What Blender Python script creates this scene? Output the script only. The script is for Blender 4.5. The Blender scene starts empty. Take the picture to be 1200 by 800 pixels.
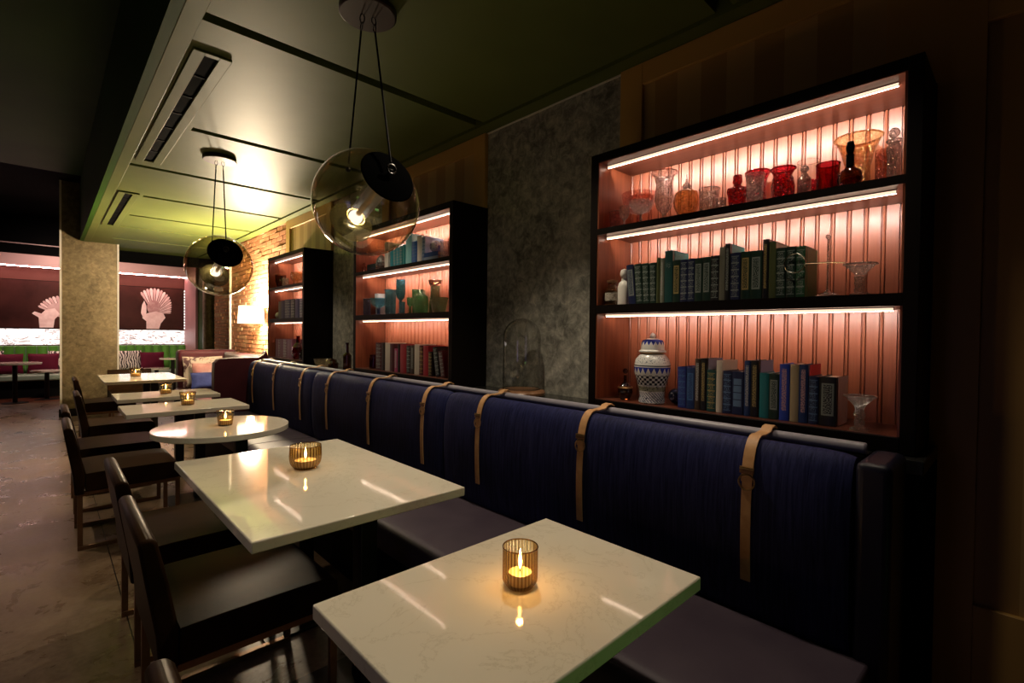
import bpy, math, random
from mathutils import Vector, Matrix
random.seed(7)
PI = math.pi
S = bpy.context.scene
COL = S.collection

# ------------------------------------------------------------------ camera
cam = bpy.data.cameras.new('camera')
cam.sensor_width = 36.0
cam.lens = 17.205
cam.clip_start = 0.02
co = bpy.data.objects.new('camera', cam)
COL.objects.link(co)
yaw, pitch, roll = math.radians(43.553), math.radians(0.908), math.radians(0.673)
cy_, sy_, cp_, sp_ = math.cos(yaw), math.sin(yaw), math.cos(pitch), math.sin(pitch)
f_ = Vector((sy_*cp_, cy_*cp_, -sp_)); r_ = Vector((cy_, -sy_, 0)); u_ = r_.cross(f_)
r2 = math.cos(roll)*r_ + math.sin(roll)*u_
u2 = -math.sin(roll)*r_ + math.cos(roll)*u_
co.matrix_world = Matrix(((r2.x, u2.x, -f_.x, 0), (r2.y, u2.y, -f_.y, 0), (r2.z, u2.z, -f_.z, 1.36), (0, 0, 0, 1)))
S.camera = co

# ------------------------------------------------------------------ world, exposure, room lights
w = bpy.data.worlds.new('world'); S.world = w; w.use_nodes = True
w.node_tree.nodes['Background'].inputs[0].default_value = (0.02, 0.022, 0.02, 1)
w.node_tree.nodes['Background'].inputs[1].default_value = 0.3
S.view_settings.view_transform = 'Standard'
S.view_settings.look = 'None'
S.view_settings.gamma = 1.0
S.view_settings.use_curve_mapping = False
S.view_settings.exposure = 0.0
S.cycles.use_denoising = True
S.cycles.max_bounces = 12
S.cycles.transparent_max_bounces = 32
S.cycles.transmission_bounces = 10
S.cycles.sample_clamp_indirect = 6.0


def spot(name, loc, target, power, color, angle=120, blend=0.8, size=0.05):
    l = bpy.data.lights.new(name, 'SPOT')
    l.energy = power; l.color = color; l.spot_size = math.radians(angle); l.spot_blend = blend; l.shadow_soft_size = size
    o = bpy.data.objects.new(name, l); COL.objects.link(o)
    o.location = loc
    o.rotation_euler = (Vector(target)-Vector(loc)).to_track_quat('-Z', 'Y').to_euler()
    return o


def area(name, loc, target, power, color, sx, sy):
    l = bpy.data.lights.new(name, 'AREA')
    l.shape = 'RECTANGLE'; l.size = sx; l.size_y = sy; l.energy = power; l.color = color
    o = bpy.data.objects.new(name, l); COL.objects.link(o)
    o.location = loc
    o.rotation_euler = (Vector(target)-Vector(loc)).to_track_quat('-Z', 'Y').to_euler()
    return o


WARM = (1.0, 0.80, 0.56)
CREAM = (1.0, 0.84, 0.62)
# the two pendants throw their light down the room, along their tilted axis
for py, pw in ((1.95, 7), (4.43, 9)):
    spot('pendant_light', (0.99, py+0.09, 1.86), (0.99, py+1.1, 1.2), pw, CREAM, 120, 0.9, 0.03)
# added spots under the low ceiling to light the tables, no fixtures modelled
for dx, dy, pw in ((1.50, 0.50, 19), (1.50, 1.62, 62), (1.50, 3.3, 48), (1.50, 5.0, 48), (1.30, 7.6, 75)):
    spot('table_fill_spot', (dx, dy, 2.70), (dx-.55, dy+.06, 0), pw, CREAM, 100, 0.6, 0.03)
# unseen spots added high over the aisle to brighten the floor
for ax, ay, pw in ((-0.8, 2.2, 65), (-0.8, 4.8, 95), (-0.8, 7.6, 120)):
    spot('aisle_fill_spot', (ax, ay, 3.55), (ax+0.45, ay, 0), pw, WARM, 75, 0.8, 0.06)
spot('pillar_fill_spot', (0.95, 8.5, 2.68), (0.5, 10.3, 1.4), 24, WARM, 90, 1.0, 0.03)  # added spot aimed at the pillar, no fixture modelled
spot('far_room_fill_spot', (0.3, 11.6, 3.5), (0.6, 13.9, 1.4), 330, (1.0, 0.72, 0.62), 100, 1.0, 0.1)  # added fill to brighten the far wall and bench
# coloured lights added out of view to tint edges (purple at left, green behind)
area('purple_tint_fill', (-1.4, 0.8, 1.0), (0.2, 1.7, 0.2), 0.9, (0.55, 0.45, 1.0), 0.4, 1.0)
area('green_tint_fill', (0.7, -1.2, 0.45), (0.85, 0.6, 0.74), 0.16, (0.45, 1.0, 0.25), 0.5, 0.3).data.spread = math.radians(50)


# ------------------------------------------------------------------ geometry helper
class G:
    def __init__(s):
        s.v = []; s.f = []; s.tint = []
    def add(s, vs, fs):
        n = len(s.v); s.v += [tuple(v) for v in vs]; s.f += [tuple(i+n for i in f) for f in fs]
        return s
    def box(s, x0, x1, y0, y1, z0, z1):
        return s.add([(x0, y0, z0), (x1, y0, z0), (x1, y1, z0), (x0, y1, z0), (x0, y0, z1), (x1, y0, z1), (x1, y1, z1), (x0, y1, z1)],
                     [(0, 3, 2, 1), (4, 5, 6, 7), (0, 1, 5, 4), (1, 2, 6, 5), (2, 3, 7, 6), (3, 0, 4, 7)])
    def hexa(s, b, t):
        return s.add(list(b)+list(t), [(3, 2, 1, 0), (4, 5, 6, 7), (0, 1, 5, 4), (1, 2, 6, 5), (2, 3, 7, 6), (3, 0, 4, 7)])
    def prism(s, prof, y0, y1, axis='y'):
        n = len(prof)
        if axis == 'y': P = lambda p, t: (p[0], t, p[1])
        elif axis == 'z': P = lambda p, t: (p[0], p[1], t)
        else: P = lambda p, t: (t, p[0], p[1])
        vs = [P(p, y0) for p in prof]+[P(p, y1) for p in prof]
        fs = [(i, (i+1) % n, n+(i+1) % n, n+i) for i in range(n)]
        return s.add(vs, fs+[tuple(range(n-1, -1, -1)), tuple(range(n, 2*n))])
    def lathe(s, prof, n=28, c=(0, 0, 0), rib=0, ribn=0, capb=False, capt=False, sx=1, sy=1):
        vs = []
        for (r, z) in prof:
            for i in range(n):
                a = 2*PI*i/n
                rr = r*(1+rib*math.cos(ribn*a)) if rib else r
                vs.append((c[0]+sx*rr*math.cos(a), c[1]+sy*rr*math.sin(a), c[2]+z))
        fs = []
        for j in range(len(prof)-1):
            for i in range(n):
                k = (i+1) % n
                fs.append((j*n+i, j*n+k, (j+1)*n+k, (j+1)*n+i))
        if capb: fs.append(tuple(range(n-1, -1, -1)))
        if capt:
            b = (len(prof)-1)*n; fs.append(tuple(range(b, b+n)))
        return s.add(vs, fs)
    def cyl(s, r, z0, z1, c=(0, 0), n=20):
        return s.lathe([(r, z0), (r, z1)], n, (c[0], c[1], 0), capb=True, capt=True)
    def sphere(s, r, c=(0, 0, 0), n=24, m=12, sz=1):
        pr = [(max(r*math.sin(PI*j/m), 1e-4), -r*sz*math.cos(PI*j/m)) for j in range(m+1)]
        return s.lathe(pr, n, c)
    def tube(s, pts, r, n=8, closed=False):
        P = [Vector(p) for p in pts]; m = len(P)
        rings = []
        up = Vector((0, 0, 1))
        for i in range(m):
            if closed: d = P[(i+1) % m]-P[(i-1) % m]
            else: d = P[min(i+1, m-1)]-P[max(i-1, 0)]
            d.normalize()
            a = d.cross(up)
            if a.length < 1e-3: a = d.cross(Vector((1, 0, 0)))
            a.normalize(); b = d.cross(a)
            rr = r[i] if isinstance(r, (list, tuple)) else r
            rings.append([P[i]+rr*(math.cos(2*PI*k/n)*a+math.sin(2*PI*k/n)*b) for k in range(n)])
        vs = [v for R in rings for v in R]; fs = []
        for i in range(m if closed else m-1):
            j = (i+1) % m
            for k in range(n):
                l = (k+1) % n
                fs.append((i*n+k, i*n+l, j*n+l, j*n+k))
        if not closed: fs += [tuple(range(n-1, -1, -1)), tuple(range((m-1)*n, m*n))]
        return s.add(vs, fs)
    def strip(s, path, wdir, wid, th):
        """flat strap: path of (point, normal)"""
        W = Vector(wdir)*wid/2; m = len(path); vs = []
        for p, nrm in path:
            p = Vector(p); q = Vector(nrm)*th
            vs += [p-W, p+W, p+W+q, p-W+q]
        fs = []
        for i in range(m-1):
            a = i*4; b = a+4
            for k in range(4):
                l = (k+1) % 4
                fs.append((a+k, a+l, b+l, b+k))
        fs += [(3, 2, 1, 0), ((m-1)*4, (m-1)*4+1, (m-1)*4+2, (m-1)*4+3)]
        return s.add(vs, fs)
    def pillow(s, wx, wy, th, n=12):
        """cushion standing in x-z with thickness y"""
        vs = []; fs = []
        for side in (-1, 1):
            for j in range(n+1):
                for i in range(n+1):
                    a = -1+2*i/n; b = -1+2*j/n
                    t = max(0, (1-a**4))**.5*max(0, (1-b**4))**.5
                    k = 1-0.07*(1-abs(a*b))*(1 if (abs(a) > .99 or abs(b) > .99) else .5)
                    vs.append((a*wx/2*k, side*th/2*t, b*wy/2*k))
        N = (n+1)**2
        for q in range(2):
            for j in range(n):
                for i in range(n):
                    a = q*N+j*(n+1)+i
                    F = (a, a+1, a+n+2, a+n+1)
                    fs.append(F if q == 0 else F[::-1])
        return s.add(vs, fs)


def obj(name, g, mat, parent=None, loc=None, rot=None, smooth=35, bevel=0, sub=0, kind=None, label=None, seg=2):
    me = bpy.data.meshes.new(name)
    me.from_pydata(g.v, [], g.f); me.update()
    if smooth:
        me.polygons.foreach_set('use_smooth', [True]*len(me.polygons))
        me.set_sharp_from_angle(angle=math.radians(smooth))
    me.materials.append(mat)
    o = bpy.data.objects.new(name, me); COL.objects.link(o)
    if parent: o.parent = parent
    if loc: o.location = loc
    if rot: o.rotation_euler = rot
    if bevel:
        b = o.modifiers.new('bevel', 'BEVEL'); b.width = bevel; b.segments = seg; b.limit_method = 'ANGLE'; b.angle_limit = math.radians(40)
        b.harden_normals = False
    if sub:
        b = o.modifiers.new('sub', 'SUBSURF'); b.levels = sub; b.render_levels = sub
    if kind: o['kind'] = kind
    if label: o['label'] = label
    return o


def tag(o, label, cat, group=None, kind=None):
    o['label'] = label; o['category'] = cat
    if group: o['group'] = group
    if kind: o['kind'] = kind
    return o


def thing(name, label, cat, loc=(0, 0, 0), rotz=0, group=None, rot=None):
    o = bpy.data.objects.new(name, None); COL.objects.link(o)
    o.empty_display_size = 0.05
    o.location = loc; o.rotation_euler = rot if rot else (0, 0, rotz)
    return tag(o, label, cat, group)


def copy_tree(o, loc=None, rotz=None, label=None, group=None, parent=None):
    c = o.copy(); COL.objects.link(c)
    if parent: c.parent = parent
    if loc: c.location = loc
    if rotz is not None: c.rotation_euler = (0, 0, rotz)
    if label: c['label'] = label
    if group: c['group'] = group
    for ch in o.children: copy_tree(ch, parent=c)
    return c


def struct(name, g, mat, parent=None, **k):
    return obj(name, g, mat, parent, kind=None if parent else 'structure', **k)


# ------------------------------------------------------------------ materials
def new_mat(name):
    m = bpy.data.materials.new(name); m.use_nodes = True
    nt = m.node_tree; b = nt.nodes['Principled BSDF']
    return m, nt, b


def c4(c): return (c[0], c[1], c[2], 1)


def coords(nt, scale=(1, 1, 1), kind='Object'):
    tc = nt.nodes.new('ShaderNodeTexCoord'); mp = nt.nodes.new('ShaderNodeMapping')
    mp.inputs['Scale'].default_value = scale
    nt.links.new(tc.outputs[kind], mp.inputs[0])
    return mp.outputs[0]


def ramp(nt, fac, stops, interp='LINEAR'):
    r = nt.nodes.new('ShaderNodeValToRGB'); r.color_ramp.interpolation = interp
    e = r.color_ramp.elements
    while len(e) < len(stops): e.new(0.5)
    for i, (p, c) in enumerate(stops):
        e[i].position = p; e[i].color = c4(c)
    nt.links.new(fac, r.inputs[0])
    return r.outputs[0]


def noise(nt, vec, scale, detail=4, rough=.55, dist=0):
    n = nt.nodes.new('ShaderNodeTexNoise')
    n.inputs['Scale'].default_value = scale; n.inputs['Detail'].default_value = detail
    n.inputs['Roughness'].default_value = rough; n.inputs['Distortion'].default_value = dist
    nt.links.new(vec, n.inputs['Vector'])
    return n.outputs[0]


def mth(nt, op, a, b=None, c=None, clamp=False):
    n = nt.nodes.new('ShaderNodeMath'); n.operation = op; n.use_clamp = clamp
    for i, x in enumerate((a, b, c)):
        if x is None: continue
        if isinstance(x, (int, float)): n.inputs[i].default_value = x
        else: nt.links.new(x, n.inputs[i])
    return n.outputs[0]


def mixc(nt, fac, a, b, typ='MIX'):
    n = nt.nodes.new('ShaderNodeMixRGB'); n.blend_type = typ
    for i, x in enumerate((fac, a, b)):
        if isinstance(x, (int, float)): n.inputs[i].default_value = x
        elif isinstance(x, (tuple, list)): n.inputs[i].default_value = c4(x)
        else: nt.links.new(x, n.inputs[i])
    return n.outputs[0]


def bump(nt, b, h, strength=.3, dist=.01):
    n = nt.nodes.new('ShaderNodeBump'); n.inputs['Strength'].default_value = strength; n.inputs['Distance'].default_value = dist
    nt.links.new(h, n.inputs['Height']); nt.links.new(n.outputs[0], b.inputs['Normal'])


def pm(name, col, rough=.5, metal=0, col2=None, nscale=8, stretch=(1, 1, 1), detail=4, lo=.35, hi=.65, bstr=0, bdist=.004, bscale=None,
       coat=0, sheen=0, spec=None, kind='Object', emit=None, estr=0, dist=0):
    m, nt, b = new_mat(name)
    b.inputs['Roughness'].default_value = rough; b.inputs['Metallic'].default_value = metal
    b.inputs['Base Color'].default_value = c4(col)
    if spec is not None: b.inputs['Specular IOR Level'].default_value = spec
    if coat: b.inputs['Coat Weight'].default_value = coat; b.inputs['Coat Roughness'].default_value = .08
    if sheen: b.inputs['Sheen Weight'].default_value = sheen; b.inputs['Sheen Roughness'].default_value = .4
    if emit: b.inputs['Emission Color'].default_value = c4(emit); b.inputs['Emission Strength'].default_value = estr
    if col2 or bstr:
        v = coords(nt, stretch, kind)
        if col2:
            n = noise(nt, v, nscale, detail, dist=dist)
            nt.links.new(ramp(nt, n, [(lo, col), (hi, col2)]), b.inputs['Base Color'])
        if bstr:
            n2 = noise(nt, v, bscale or nscale*4, 5)
            bump(nt, b, n2, bstr, bdist)
    return m


def thin_glass(name, tint, edge=None, refl=1.0, rough=0.02, facet=0, base=.045, ribs=0, frost=0):
    """thin walled glass: tinted see-through body plus a fresnel mirror, darker where seen edge-on"""
    m = bpy.data.materials.new(name); m.use_nodes = True; nt = m.node_tree; nt.nodes.clear()
    out = nt.nodes.new('ShaderNodeOutputMaterial')
    tr = nt.nodes.new('ShaderNodeBsdfTransparent'); gl = nt.nodes.new('ShaderNodeBsdfGlossy')
    gl.inputs['Roughness'].default_value = rough; gl.inputs['Color'].default_value = (1, 1, 1, 1)
    lw = nt.nodes.new('ShaderNodeLayerWeight'); lw.inputs[0].default_value = .5
    if edge:
        nt.links.new(ramp(nt, lw.outputs['Facing'], [(.25, tint), (.97, edge)]), tr.inputs[0])
    else: tr.inputs[0].default_value = c4(tint)
    if ribs:
        tc = nt.nodes.new('ShaderNodeTexCoord'); sp = nt.nodes.new('ShaderNodeSeparateXYZ'); nt.links.new(tc.outputs['Object'], sp.inputs[0])
        an = mth(nt, 'SINE', mth(nt, 'MULTIPLY', mth(nt, 'ARCTAN2', sp.outputs[1], sp.outputs[0]), float(ribs)))
        k = mth(nt, 'ADD', mth(nt, 'MULTIPLY', an, .5), .5)
        nt.links.new(mixc(nt, k, ramp(nt, lw.outputs['Facing'], [(.25, tint), (.97, edge)]), edge), tr.inputs[0])
    if facet:
        vo = nt.nodes.new('ShaderNodeTexVoronoi'); vo.inputs['Scale'].default_value = facet
        nt.links.new(coords(nt), vo.inputs['Vector'])
        if edge:
            src = tr.inputs[0].links[0].from_socket
            cut = mth(nt, 'MULTIPLY', mth(nt, 'GREATER_THAN', vo.outputs['Distance'], .42), .55)
            nt.links.new(mixc(nt, cut, src, edge), tr.inputs[0])
        bp = nt.nodes.new('ShaderNodeBump'); bp.inputs['Strength'].default_value = .9; bp.inputs['Distance'].default_value = .006
        nt.links.new(vo.outputs['Distance'], bp.inputs['Height']); nt.links.new(bp.outputs[0], gl.inputs['Normal'])
    f5 = mth(nt, 'POWER', lw.outputs['Facing'], 5.0)
    fac = mth(nt, 'MULTIPLY', mth(nt, 'ADD', mth(nt, 'MULTIPLY', f5, .8), base), refl, clamp=True)
    mx = nt.nodes.new('ShaderNodeMixShader')
    nt.links.new(fac, mx.inputs[0]); nt.links.new(tr.outputs[0], mx.inputs[1]); nt.links.new(gl.outputs[0], mx.inputs[2])
    last = mx.outputs[0]
    if frost:
        df = nt.nodes.new('ShaderNodeBsdfTranslucent'); df.inputs[0].default_value = c4([min(1, q*1.05) for q in tint])
        m2 = nt.nodes.new('ShaderNodeMixShader'); m2.inputs[0].default_value = frost
        nt.links.new(last, m2.inputs[1]); nt.links.new(df.outputs[0], m2.inputs[2]); last = m2.outputs[0]
    nt.links.new(last, out.inputs[0])
    return m


def solid_glass(name, col, rough=.03, ior=1.48, bstr=0, bscale=60):
    m, nt, b = new_mat(name)
    b.inputs['Base Color'].default_value = c4(col); b.inputs['Roughness'].default_value = rough
    b.inputs['Transmission Weight'].default_value = 1; b.inputs['IOR'].default_value = ior
    if bstr: bump(nt, b, noise(nt, coords(nt), bscale, 2), bstr, .004)
    return m


def emis(name, col, strength):
    m = bpy.data.materials.new(name); m.use_nodes = True; nt = m.node_tree; nt.nodes.clear()
    out = nt.nodes.new('ShaderNodeOutputMaterial'); e = nt.nodes.new('ShaderNodeEmission')
    e.inputs[0].default_value = c4(col); e.inputs[1].default_value = strength
    nt.links.new(e.outputs[0], out.inputs[0])
    return m


# --- room materials
def floor_mat():
    m, nt, b = new_mat('stained_concrete')
    v = coords(nt)
    n1 = noise(nt, v, .9, 6, .6, .6); n2 = noise(nt, v, 5, 8, .65, .8); n3 = noise(nt, v, 40, 3)
    c = ramp(nt, n1, [(.3, (.095, .048, .022)), (.5, (.22, .13, .066)), (.7, (.35, .25, .155))])
    c = mixc(nt, .55, c, ramp(nt, n2, [(.35, (.06, .036, .022)), (.65, (.24, .17, .11))]))
    c = mixc(nt, .12, c, ramp(nt, n3, [(.4, (.05, .03, .02)), (.6, (.35, .3, .25))]))
    nt.links.new(c, b.inputs['Base Color'])
    nt.links.new(ramp(nt, n2, [(.3, (.22,)*3), (.7, (.42,)*3)]), b.inputs['Roughness'])
    bump(nt, b, n2, .08, .01)
    return m


def quartz_mat():
    m, nt, b = new_mat('cream_quartz')
    v = coords(nt)
    n1 = noise(nt, v, 5.0, 7, .65, .4); n2 = noise(nt, v, 2, 3)
    vein = mth(nt, 'ABSOLUTE', mth(nt, 'SUBTRACT', n1, .5))
    ve = ramp(nt, vein, [(0, (.60, .545, .42)), (.006, (.71, .66, .53)), (.02, (.74, .69, .56))])
    c = mixc(nt, .25, ve, ramp(nt, n2, [(.35, (.64, .58, .46)), (.65, (.80, .76, .64))]))
    nt.links.new(c, b.inputs['Base Color'])
    b.inputs['Roughness'].default_value = .055
    return m


def wallpaper_mat(name, c1, c2, c3, metal=.55, rough=.42):
    m, nt, b = new_mat(name)
    v = coords(nt)
    n1 = noise(nt, v, 2.6, 6, .6, .4); n2 = noise(nt, v, 17, 7, .72, .5)
    c = mixc(nt, .5, ramp(nt, n1, [(.35, c1), (.65, c2)]), ramp(nt, n2, [(.38, c1), (.52, c2), (.66, c3)]))
    nt.links.new(c, b.inputs['Base Color'])
    b.inputs['Metallic'].default_value = metal; b.inputs['Roughness'].default_value = rough
    bump(nt, b, n2, .12, .004)
    return m


def stripe_mat():
    m, nt, b = new_mat('striped_tan_paper')
    tc = nt.nodes.new('ShaderNodeTexCoord'); sp = nt.nodes.new('ShaderNodeSeparateXYZ'); nt.links.new(tc.outputs['Object'], sp.inputs[0])
    f = mth(nt, 'GREATER_THAN', mth(nt, 'FRACT', mth(nt, 'MULTIPLY', sp.outputs[1], 1/.235)), .5)
    nt.links.new(mixc(nt, f, (.42, .24, .07), (.55, .345, .12)), b.inputs['Base Color'])
    b.inputs['Roughness'].default_value = .5
    return m


def brick_mat():
    m, nt, b = new_mat('old_brick')
    at = nt.nodes.new('ShaderNodeAttribute'); at.attribute_name = 'tint'
    v = coords(nt)
    n = noise(nt, v, 30, 5)
    c = mixc(nt, .5, at.outputs['Color'], ramp(nt, n, [(.3, (.22, .075, .03)), (.7, (.50, .23, .09))]))
    nt.links.new(c, b.inputs['Base Color']); b.inputs['Roughness'].default_value = .85
    bump(nt, b, n, .4, .006)
    return m


def wood_mat(name, c1, c2, rough=.35, axis=2, coat=.15, spec=None):
    m, nt, b = new_mat(name)
    sc = [60, 60, 60]; sc[axis] = 2.5
    v = coords(nt, tuple(sc))
    n = noise(nt, v, 1.0, 4, .6, .3)
    nt.links.new(ramp(nt, n, [(.3, c1), (.7, c2)]), b.inputs['Base Color'])
    b.inputs['Roughness'].default_value = rough
    b.inputs['Coat Weight'].default_value = coat; b.inputs['Coat Roughness'].default_value = .2
    if spec is not None: b.inputs['Specular IOR Level'].default_value = spec
    bump(nt, b, n, .1, .001)
    return m


def velvet_mat():
    m, nt, b = new_mat('navy_woven_upholstery')
    v = coords(nt, (25, 110, 5)); n = noise(nt, v, 1.0, 5, .65, .6)
    v2 = coords(nt); n2 = noise(nt, v2, 5, 3)
    c = mixc(nt, .4, ramp(nt, n, [(.3, (.003, .004, .024)), (.75, (.045, .050, .16))]), ramp(nt, n2, [(.3, (.003, .004, .026)), (.7, (.012, .016, .085))]))
    nt.links.new(c, b.inputs['Base Color'])
    b.inputs['Roughness'].default_value = .62
    b.inputs['Specular IOR Level'].default_value = .12
    b.inputs['Sheen Weight'].default_value = .06; b.inputs['Sheen Roughness'].default_value = .35
    b.inputs['Sheen Tint'].default_value = (.5, .5, .9, 1)
    bump(nt, b, n, .35, .004)
    return m


def onyx_mat():
    m = bpy.data.materials.new('backlit_onyx'); m.use_nodes = True; nt = m.node_tree; nt.nodes.clear()
    out = nt.nodes.new('ShaderNodeOutputMaterial'); e = nt.nodes.new('ShaderNodeEmission')
    v = coords(nt, (1, 1, 3)); n = noise(nt, v, 2.6, 6, .6, 1.3)
    d = mth(nt, 'ABSOLUTE', mth(nt, 'SUBTRACT', n, .5))
    nt.links.new(ramp(nt, d, [(0, (.10, .055, .045)), (.012, (.42, .30, .27)), (.04, (1, .9, .86))]), e.inputs[0])
    e.inputs[1].default_value = 1.7
    nt.links.new(e.outputs[0], out.inputs[0])
    return m


def book_mat(name, base, ink, style):
    m, nt, b = new_mat(name)
    tc = nt.nodes.new('ShaderNodeTexCoord'); sp = nt.nodes.new('ShaderNodeSeparateXYZ'); nt.links.new(tc.outputs['Generated'], sp.inputs[0])
    x, u, v = sp.outputs
    front = mth(nt, 'LESS_THAN', x, .05)
    uc = mth(nt, 'ABSOLUTE', mth(nt, 'SUBTRACT', u, .5))
    if style == 'plain':
        ns = noise(nt, coords(nt, (1, 6, 40), 'Generated'), 1.5, 2)
        msk = mth(nt, 'MULTIPLY', mth(nt, 'GREATER_THAN', ns, .56), mth(nt, 'LESS_THAN', uc, .3))
        msk = mth(nt, 'MULTIPLY', msk, mth(nt, 'LESS_THAN', mth(nt, 'ABSOLUTE', mth(nt, 'SUBTRACT', v, .72)), .05))
    elif style == 'vertical':
        ns = noise(nt, coords(nt, (1, 9, 46), 'Generated'), 1.2, 1)
        msk = mth(nt, 'MULTIPLY', mth(nt, 'GREATER_THAN', ns, .47), mth(nt, 'LESS_THAN', uc, .24))
        msk = mth(nt, 'MULTIPLY', msk, mth(nt, 'LESS_THAN', mth(nt, 'ABSOLUTE', mth(nt, 'SUBTRACT', v, .55)), .37))
    elif style == 'bands':
        fr = mth(nt, 'FRACT', mth(nt, 'MULTIPLY', v, 7.0))
        line = mth(nt, 'LESS_THAN', mth(nt, 'ABSOLUTE', mth(nt, 'SUBTRACT', fr, .5)), .09)
        ns = noise(nt, coords(nt, (1, 8, 42), 'Generated'), 1.3, 1)
        tx = mth(nt, 'MULTIPLY', mth(nt, 'GREATER_THAN', ns, .55), mth(nt, 'LESS_THAN', uc, .3))
        msk = mth(nt, 'MAXIMUM', mth(nt, 'MULTIPLY', line, mth(nt, 'LESS_THAN', uc, .42)), tx)
        msk = mth(nt, 'MULTIPLY', msk, mth(nt, 'LESS_THAN', mth(nt, 'ABSOLUTE', mth(nt, 'SUBTRACT', v, .5)), .43))
    elif style == 'frame':
        ns = noise(nt, coords(nt, (1, 9, 50), 'Generated'), 1.2, 1)
        inn = mth(nt, 'MULTIPLY', mth(nt, 'LESS_THAN', uc, .26), mth(nt, 'LESS_THAN', mth(nt, 'ABSOLUTE', mth(nt, 'SUBTRACT', v, .54)), .30))
        outr = mth(nt, 'MULTIPLY', mth(nt, 'LESS_THAN', uc, .36), mth(nt, 'LESS_THAN', mth(nt, 'ABSOLUTE', mth(nt, 'SUBTRACT', v, .54)), .33))
        edge = mth(nt, 'SUBTRACT', outr, inn)
        msk = mth(nt, 'MAXIMUM', edge, mth(nt, 'MULTIPLY', inn, mth(nt, 'GREATER_THAN', ns, .52)))
    else:   # blocks: five label blocks down the spine
        fr = mth(nt, 'FRACT', mth(nt, 'MULTIPLY', v, 6.0))
        msk = mth(nt, 'MULTIPLY', mth(nt, 'GREATER_THAN', fr, .12), mth(nt, 'LESS_THAN', uc, .36))
        msk = mth(nt, 'MULTIPLY', msk, mth(nt, 'LESS_THAN', mth(nt, 'ABSOLUTE', mth(nt, 'SUBTRACT', v, .5)), .33))
    msk = mth(nt, 'MULTIPLY', msk, front)
    nt.links.new(mixc(nt, msk, base, ink), b.inputs['Base Color'])
    b.inputs['Roughness'].default_value = .42
    return m


M = {}
M['floor'] = floor_mat()
M['far_floor'] = wood_mat('red_oak_floor', (.10, .03, .014), (.20, .07, .03), .3, 1)
M['quartz'] = quartz_mat()
M['silver'] = wallpaper_mat('silver_wallpaper', (.13, .13, .11), (.52, .50, .43), (1.0, .95, .80), .2, .36)
M['gold'] = wallpaper_mat('bronze_wallpaper', (.10, .075, .035), (.24, .18, .09), (.40, .32, .17), .4, .42)
M['tan'] = pm('tan_painted_wood', (.58, .335, .085), .5, bstr=.05, bscale=60)
M['stripe'] = stripe_mat()
M['green_ceiling'] = pm('green_lacquer', (.096, .120, .028), .48, col2=(.120, .148, .040), nscale=1.2, bstr=.04, bscale=3, bdist=.02, spec=.2)
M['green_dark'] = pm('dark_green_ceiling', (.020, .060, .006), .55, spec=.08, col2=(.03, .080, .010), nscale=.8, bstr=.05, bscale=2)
M['black'] = pm('black_paint_and_unlit', (.003, .003, .003), .9, spec=.03)  # for dark parts, and for the unlit far ceiling and header
M['black_satin'] = pm('black_satin', (.003, .0028, .0026), .75, spec=.06, bstr=.05, bscale=40)
M['brick'] = brick_mat()
M['mortar'] = pm('mortar', (.50, .38, .25), .95, col2=(.62, .50, .36), nscale=30, bstr=.3, bscale=60)
M['white_paint'] = pm('white_paint', (.7, .66, .58), .5)
M['mahog'] = wood_mat('mahogany', (.17, .042, .016), (.27, .076, .032), .4, coat=.08)
M['mahog_dark'] = wood_mat('dark_mahogany', (.08, .022, .011), (.13, .038, .020), axis=1)
M['espresso'] = wood_mat('espresso_wood', (.005, .003, .002), (.007, .004, .003), .5, coat=0, spec=.12)
M['velvet'] = velvet_mat()
M['seat_purple'] = pm('dark_aubergine_leather', (.048, .034, .050), .5, spec=.2, col2=(.060, .044, .060), nscale=6, bstr=.12, bscale=120, bdist=.002)
M['grey_leather'] = pm('slate_leather_roll', (.30, .28, .33), .38, bstr=.1, bscale=150, bdist=.001)
M['tan_leather'] = pm('tan_leather', (.52, .27, .11), .45, col2=(.62, .35, .16), nscale=30, bstr=.15, bscale=200, bdist=.001)
M['tan_leather_dark'] = pm('brown_leather', (.20, .085, .03), .45, bstr=.15, bscale=200, bdist=.001)
M['brass'] = pm('brass', (.55, .36, .16), .3, 1)
M['bronze'] = pm('bronze_metal', (.20, .11, .06), .38, .85, col2=(.26, .15, .085), nscale=12)
M['dark_metal'] = pm('dark_metal', (.02, .017, .015), .4, .6)
M['leather'] = pm('dark_brown_leather', (.013, .0062, .0024), .42, col2=(.024, .0108, .0036), nscale=7, bstr=.12, bscale=160, bdist=.0015, spec=.035)
M['maroon'] = pm('maroon_upholstery', (.050, .007, .012), .55, spec=.25, col2=(.068, .011, .017), nscale=5, bstr=.1, bscale=100, sheen=.2)
M['led'] = emis('warm_led', (1.0, .84, .74), 6)
M['bulb'] = emis('pendant_bulb', (1.0, .95, .92), 2.5)
M['flame'] = emis('candle_flame', (1.0, .72, .34), 28)
M['wax'] = pm('candle_wax', (.80, .66, .42), .5)
M['onyx'] = onyx_mat()
M['lampshade'] = emis('lit_lampshade', (1.0, .82, .50), 5.5)
M['amber'] = thin_glass('amber_ribbed_glass', (.93, .78, .45), (.42, .24, .07), 1.2, .05, ribs=30)
M['globe'] = thin_glass('smoked_globe_glass', (.92, .885, .74), (.52, .47, .30), 1.6, .01)
M['clear'] = thin_glass('clear_thin_glass', (.96, .95, .92), (.45, .40, .36), 1.4, .02)
M['cloche'] = thin_glass('cloche_glass', (.93, .93, .92), (.55, .55, .53), 1.6, .01)
M['crystal'] = thin_glass('cut_crystal', (.95, .91, .88), (.36, .28, .25), 1.7, .06, 110, .16, frost=.13)
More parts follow.
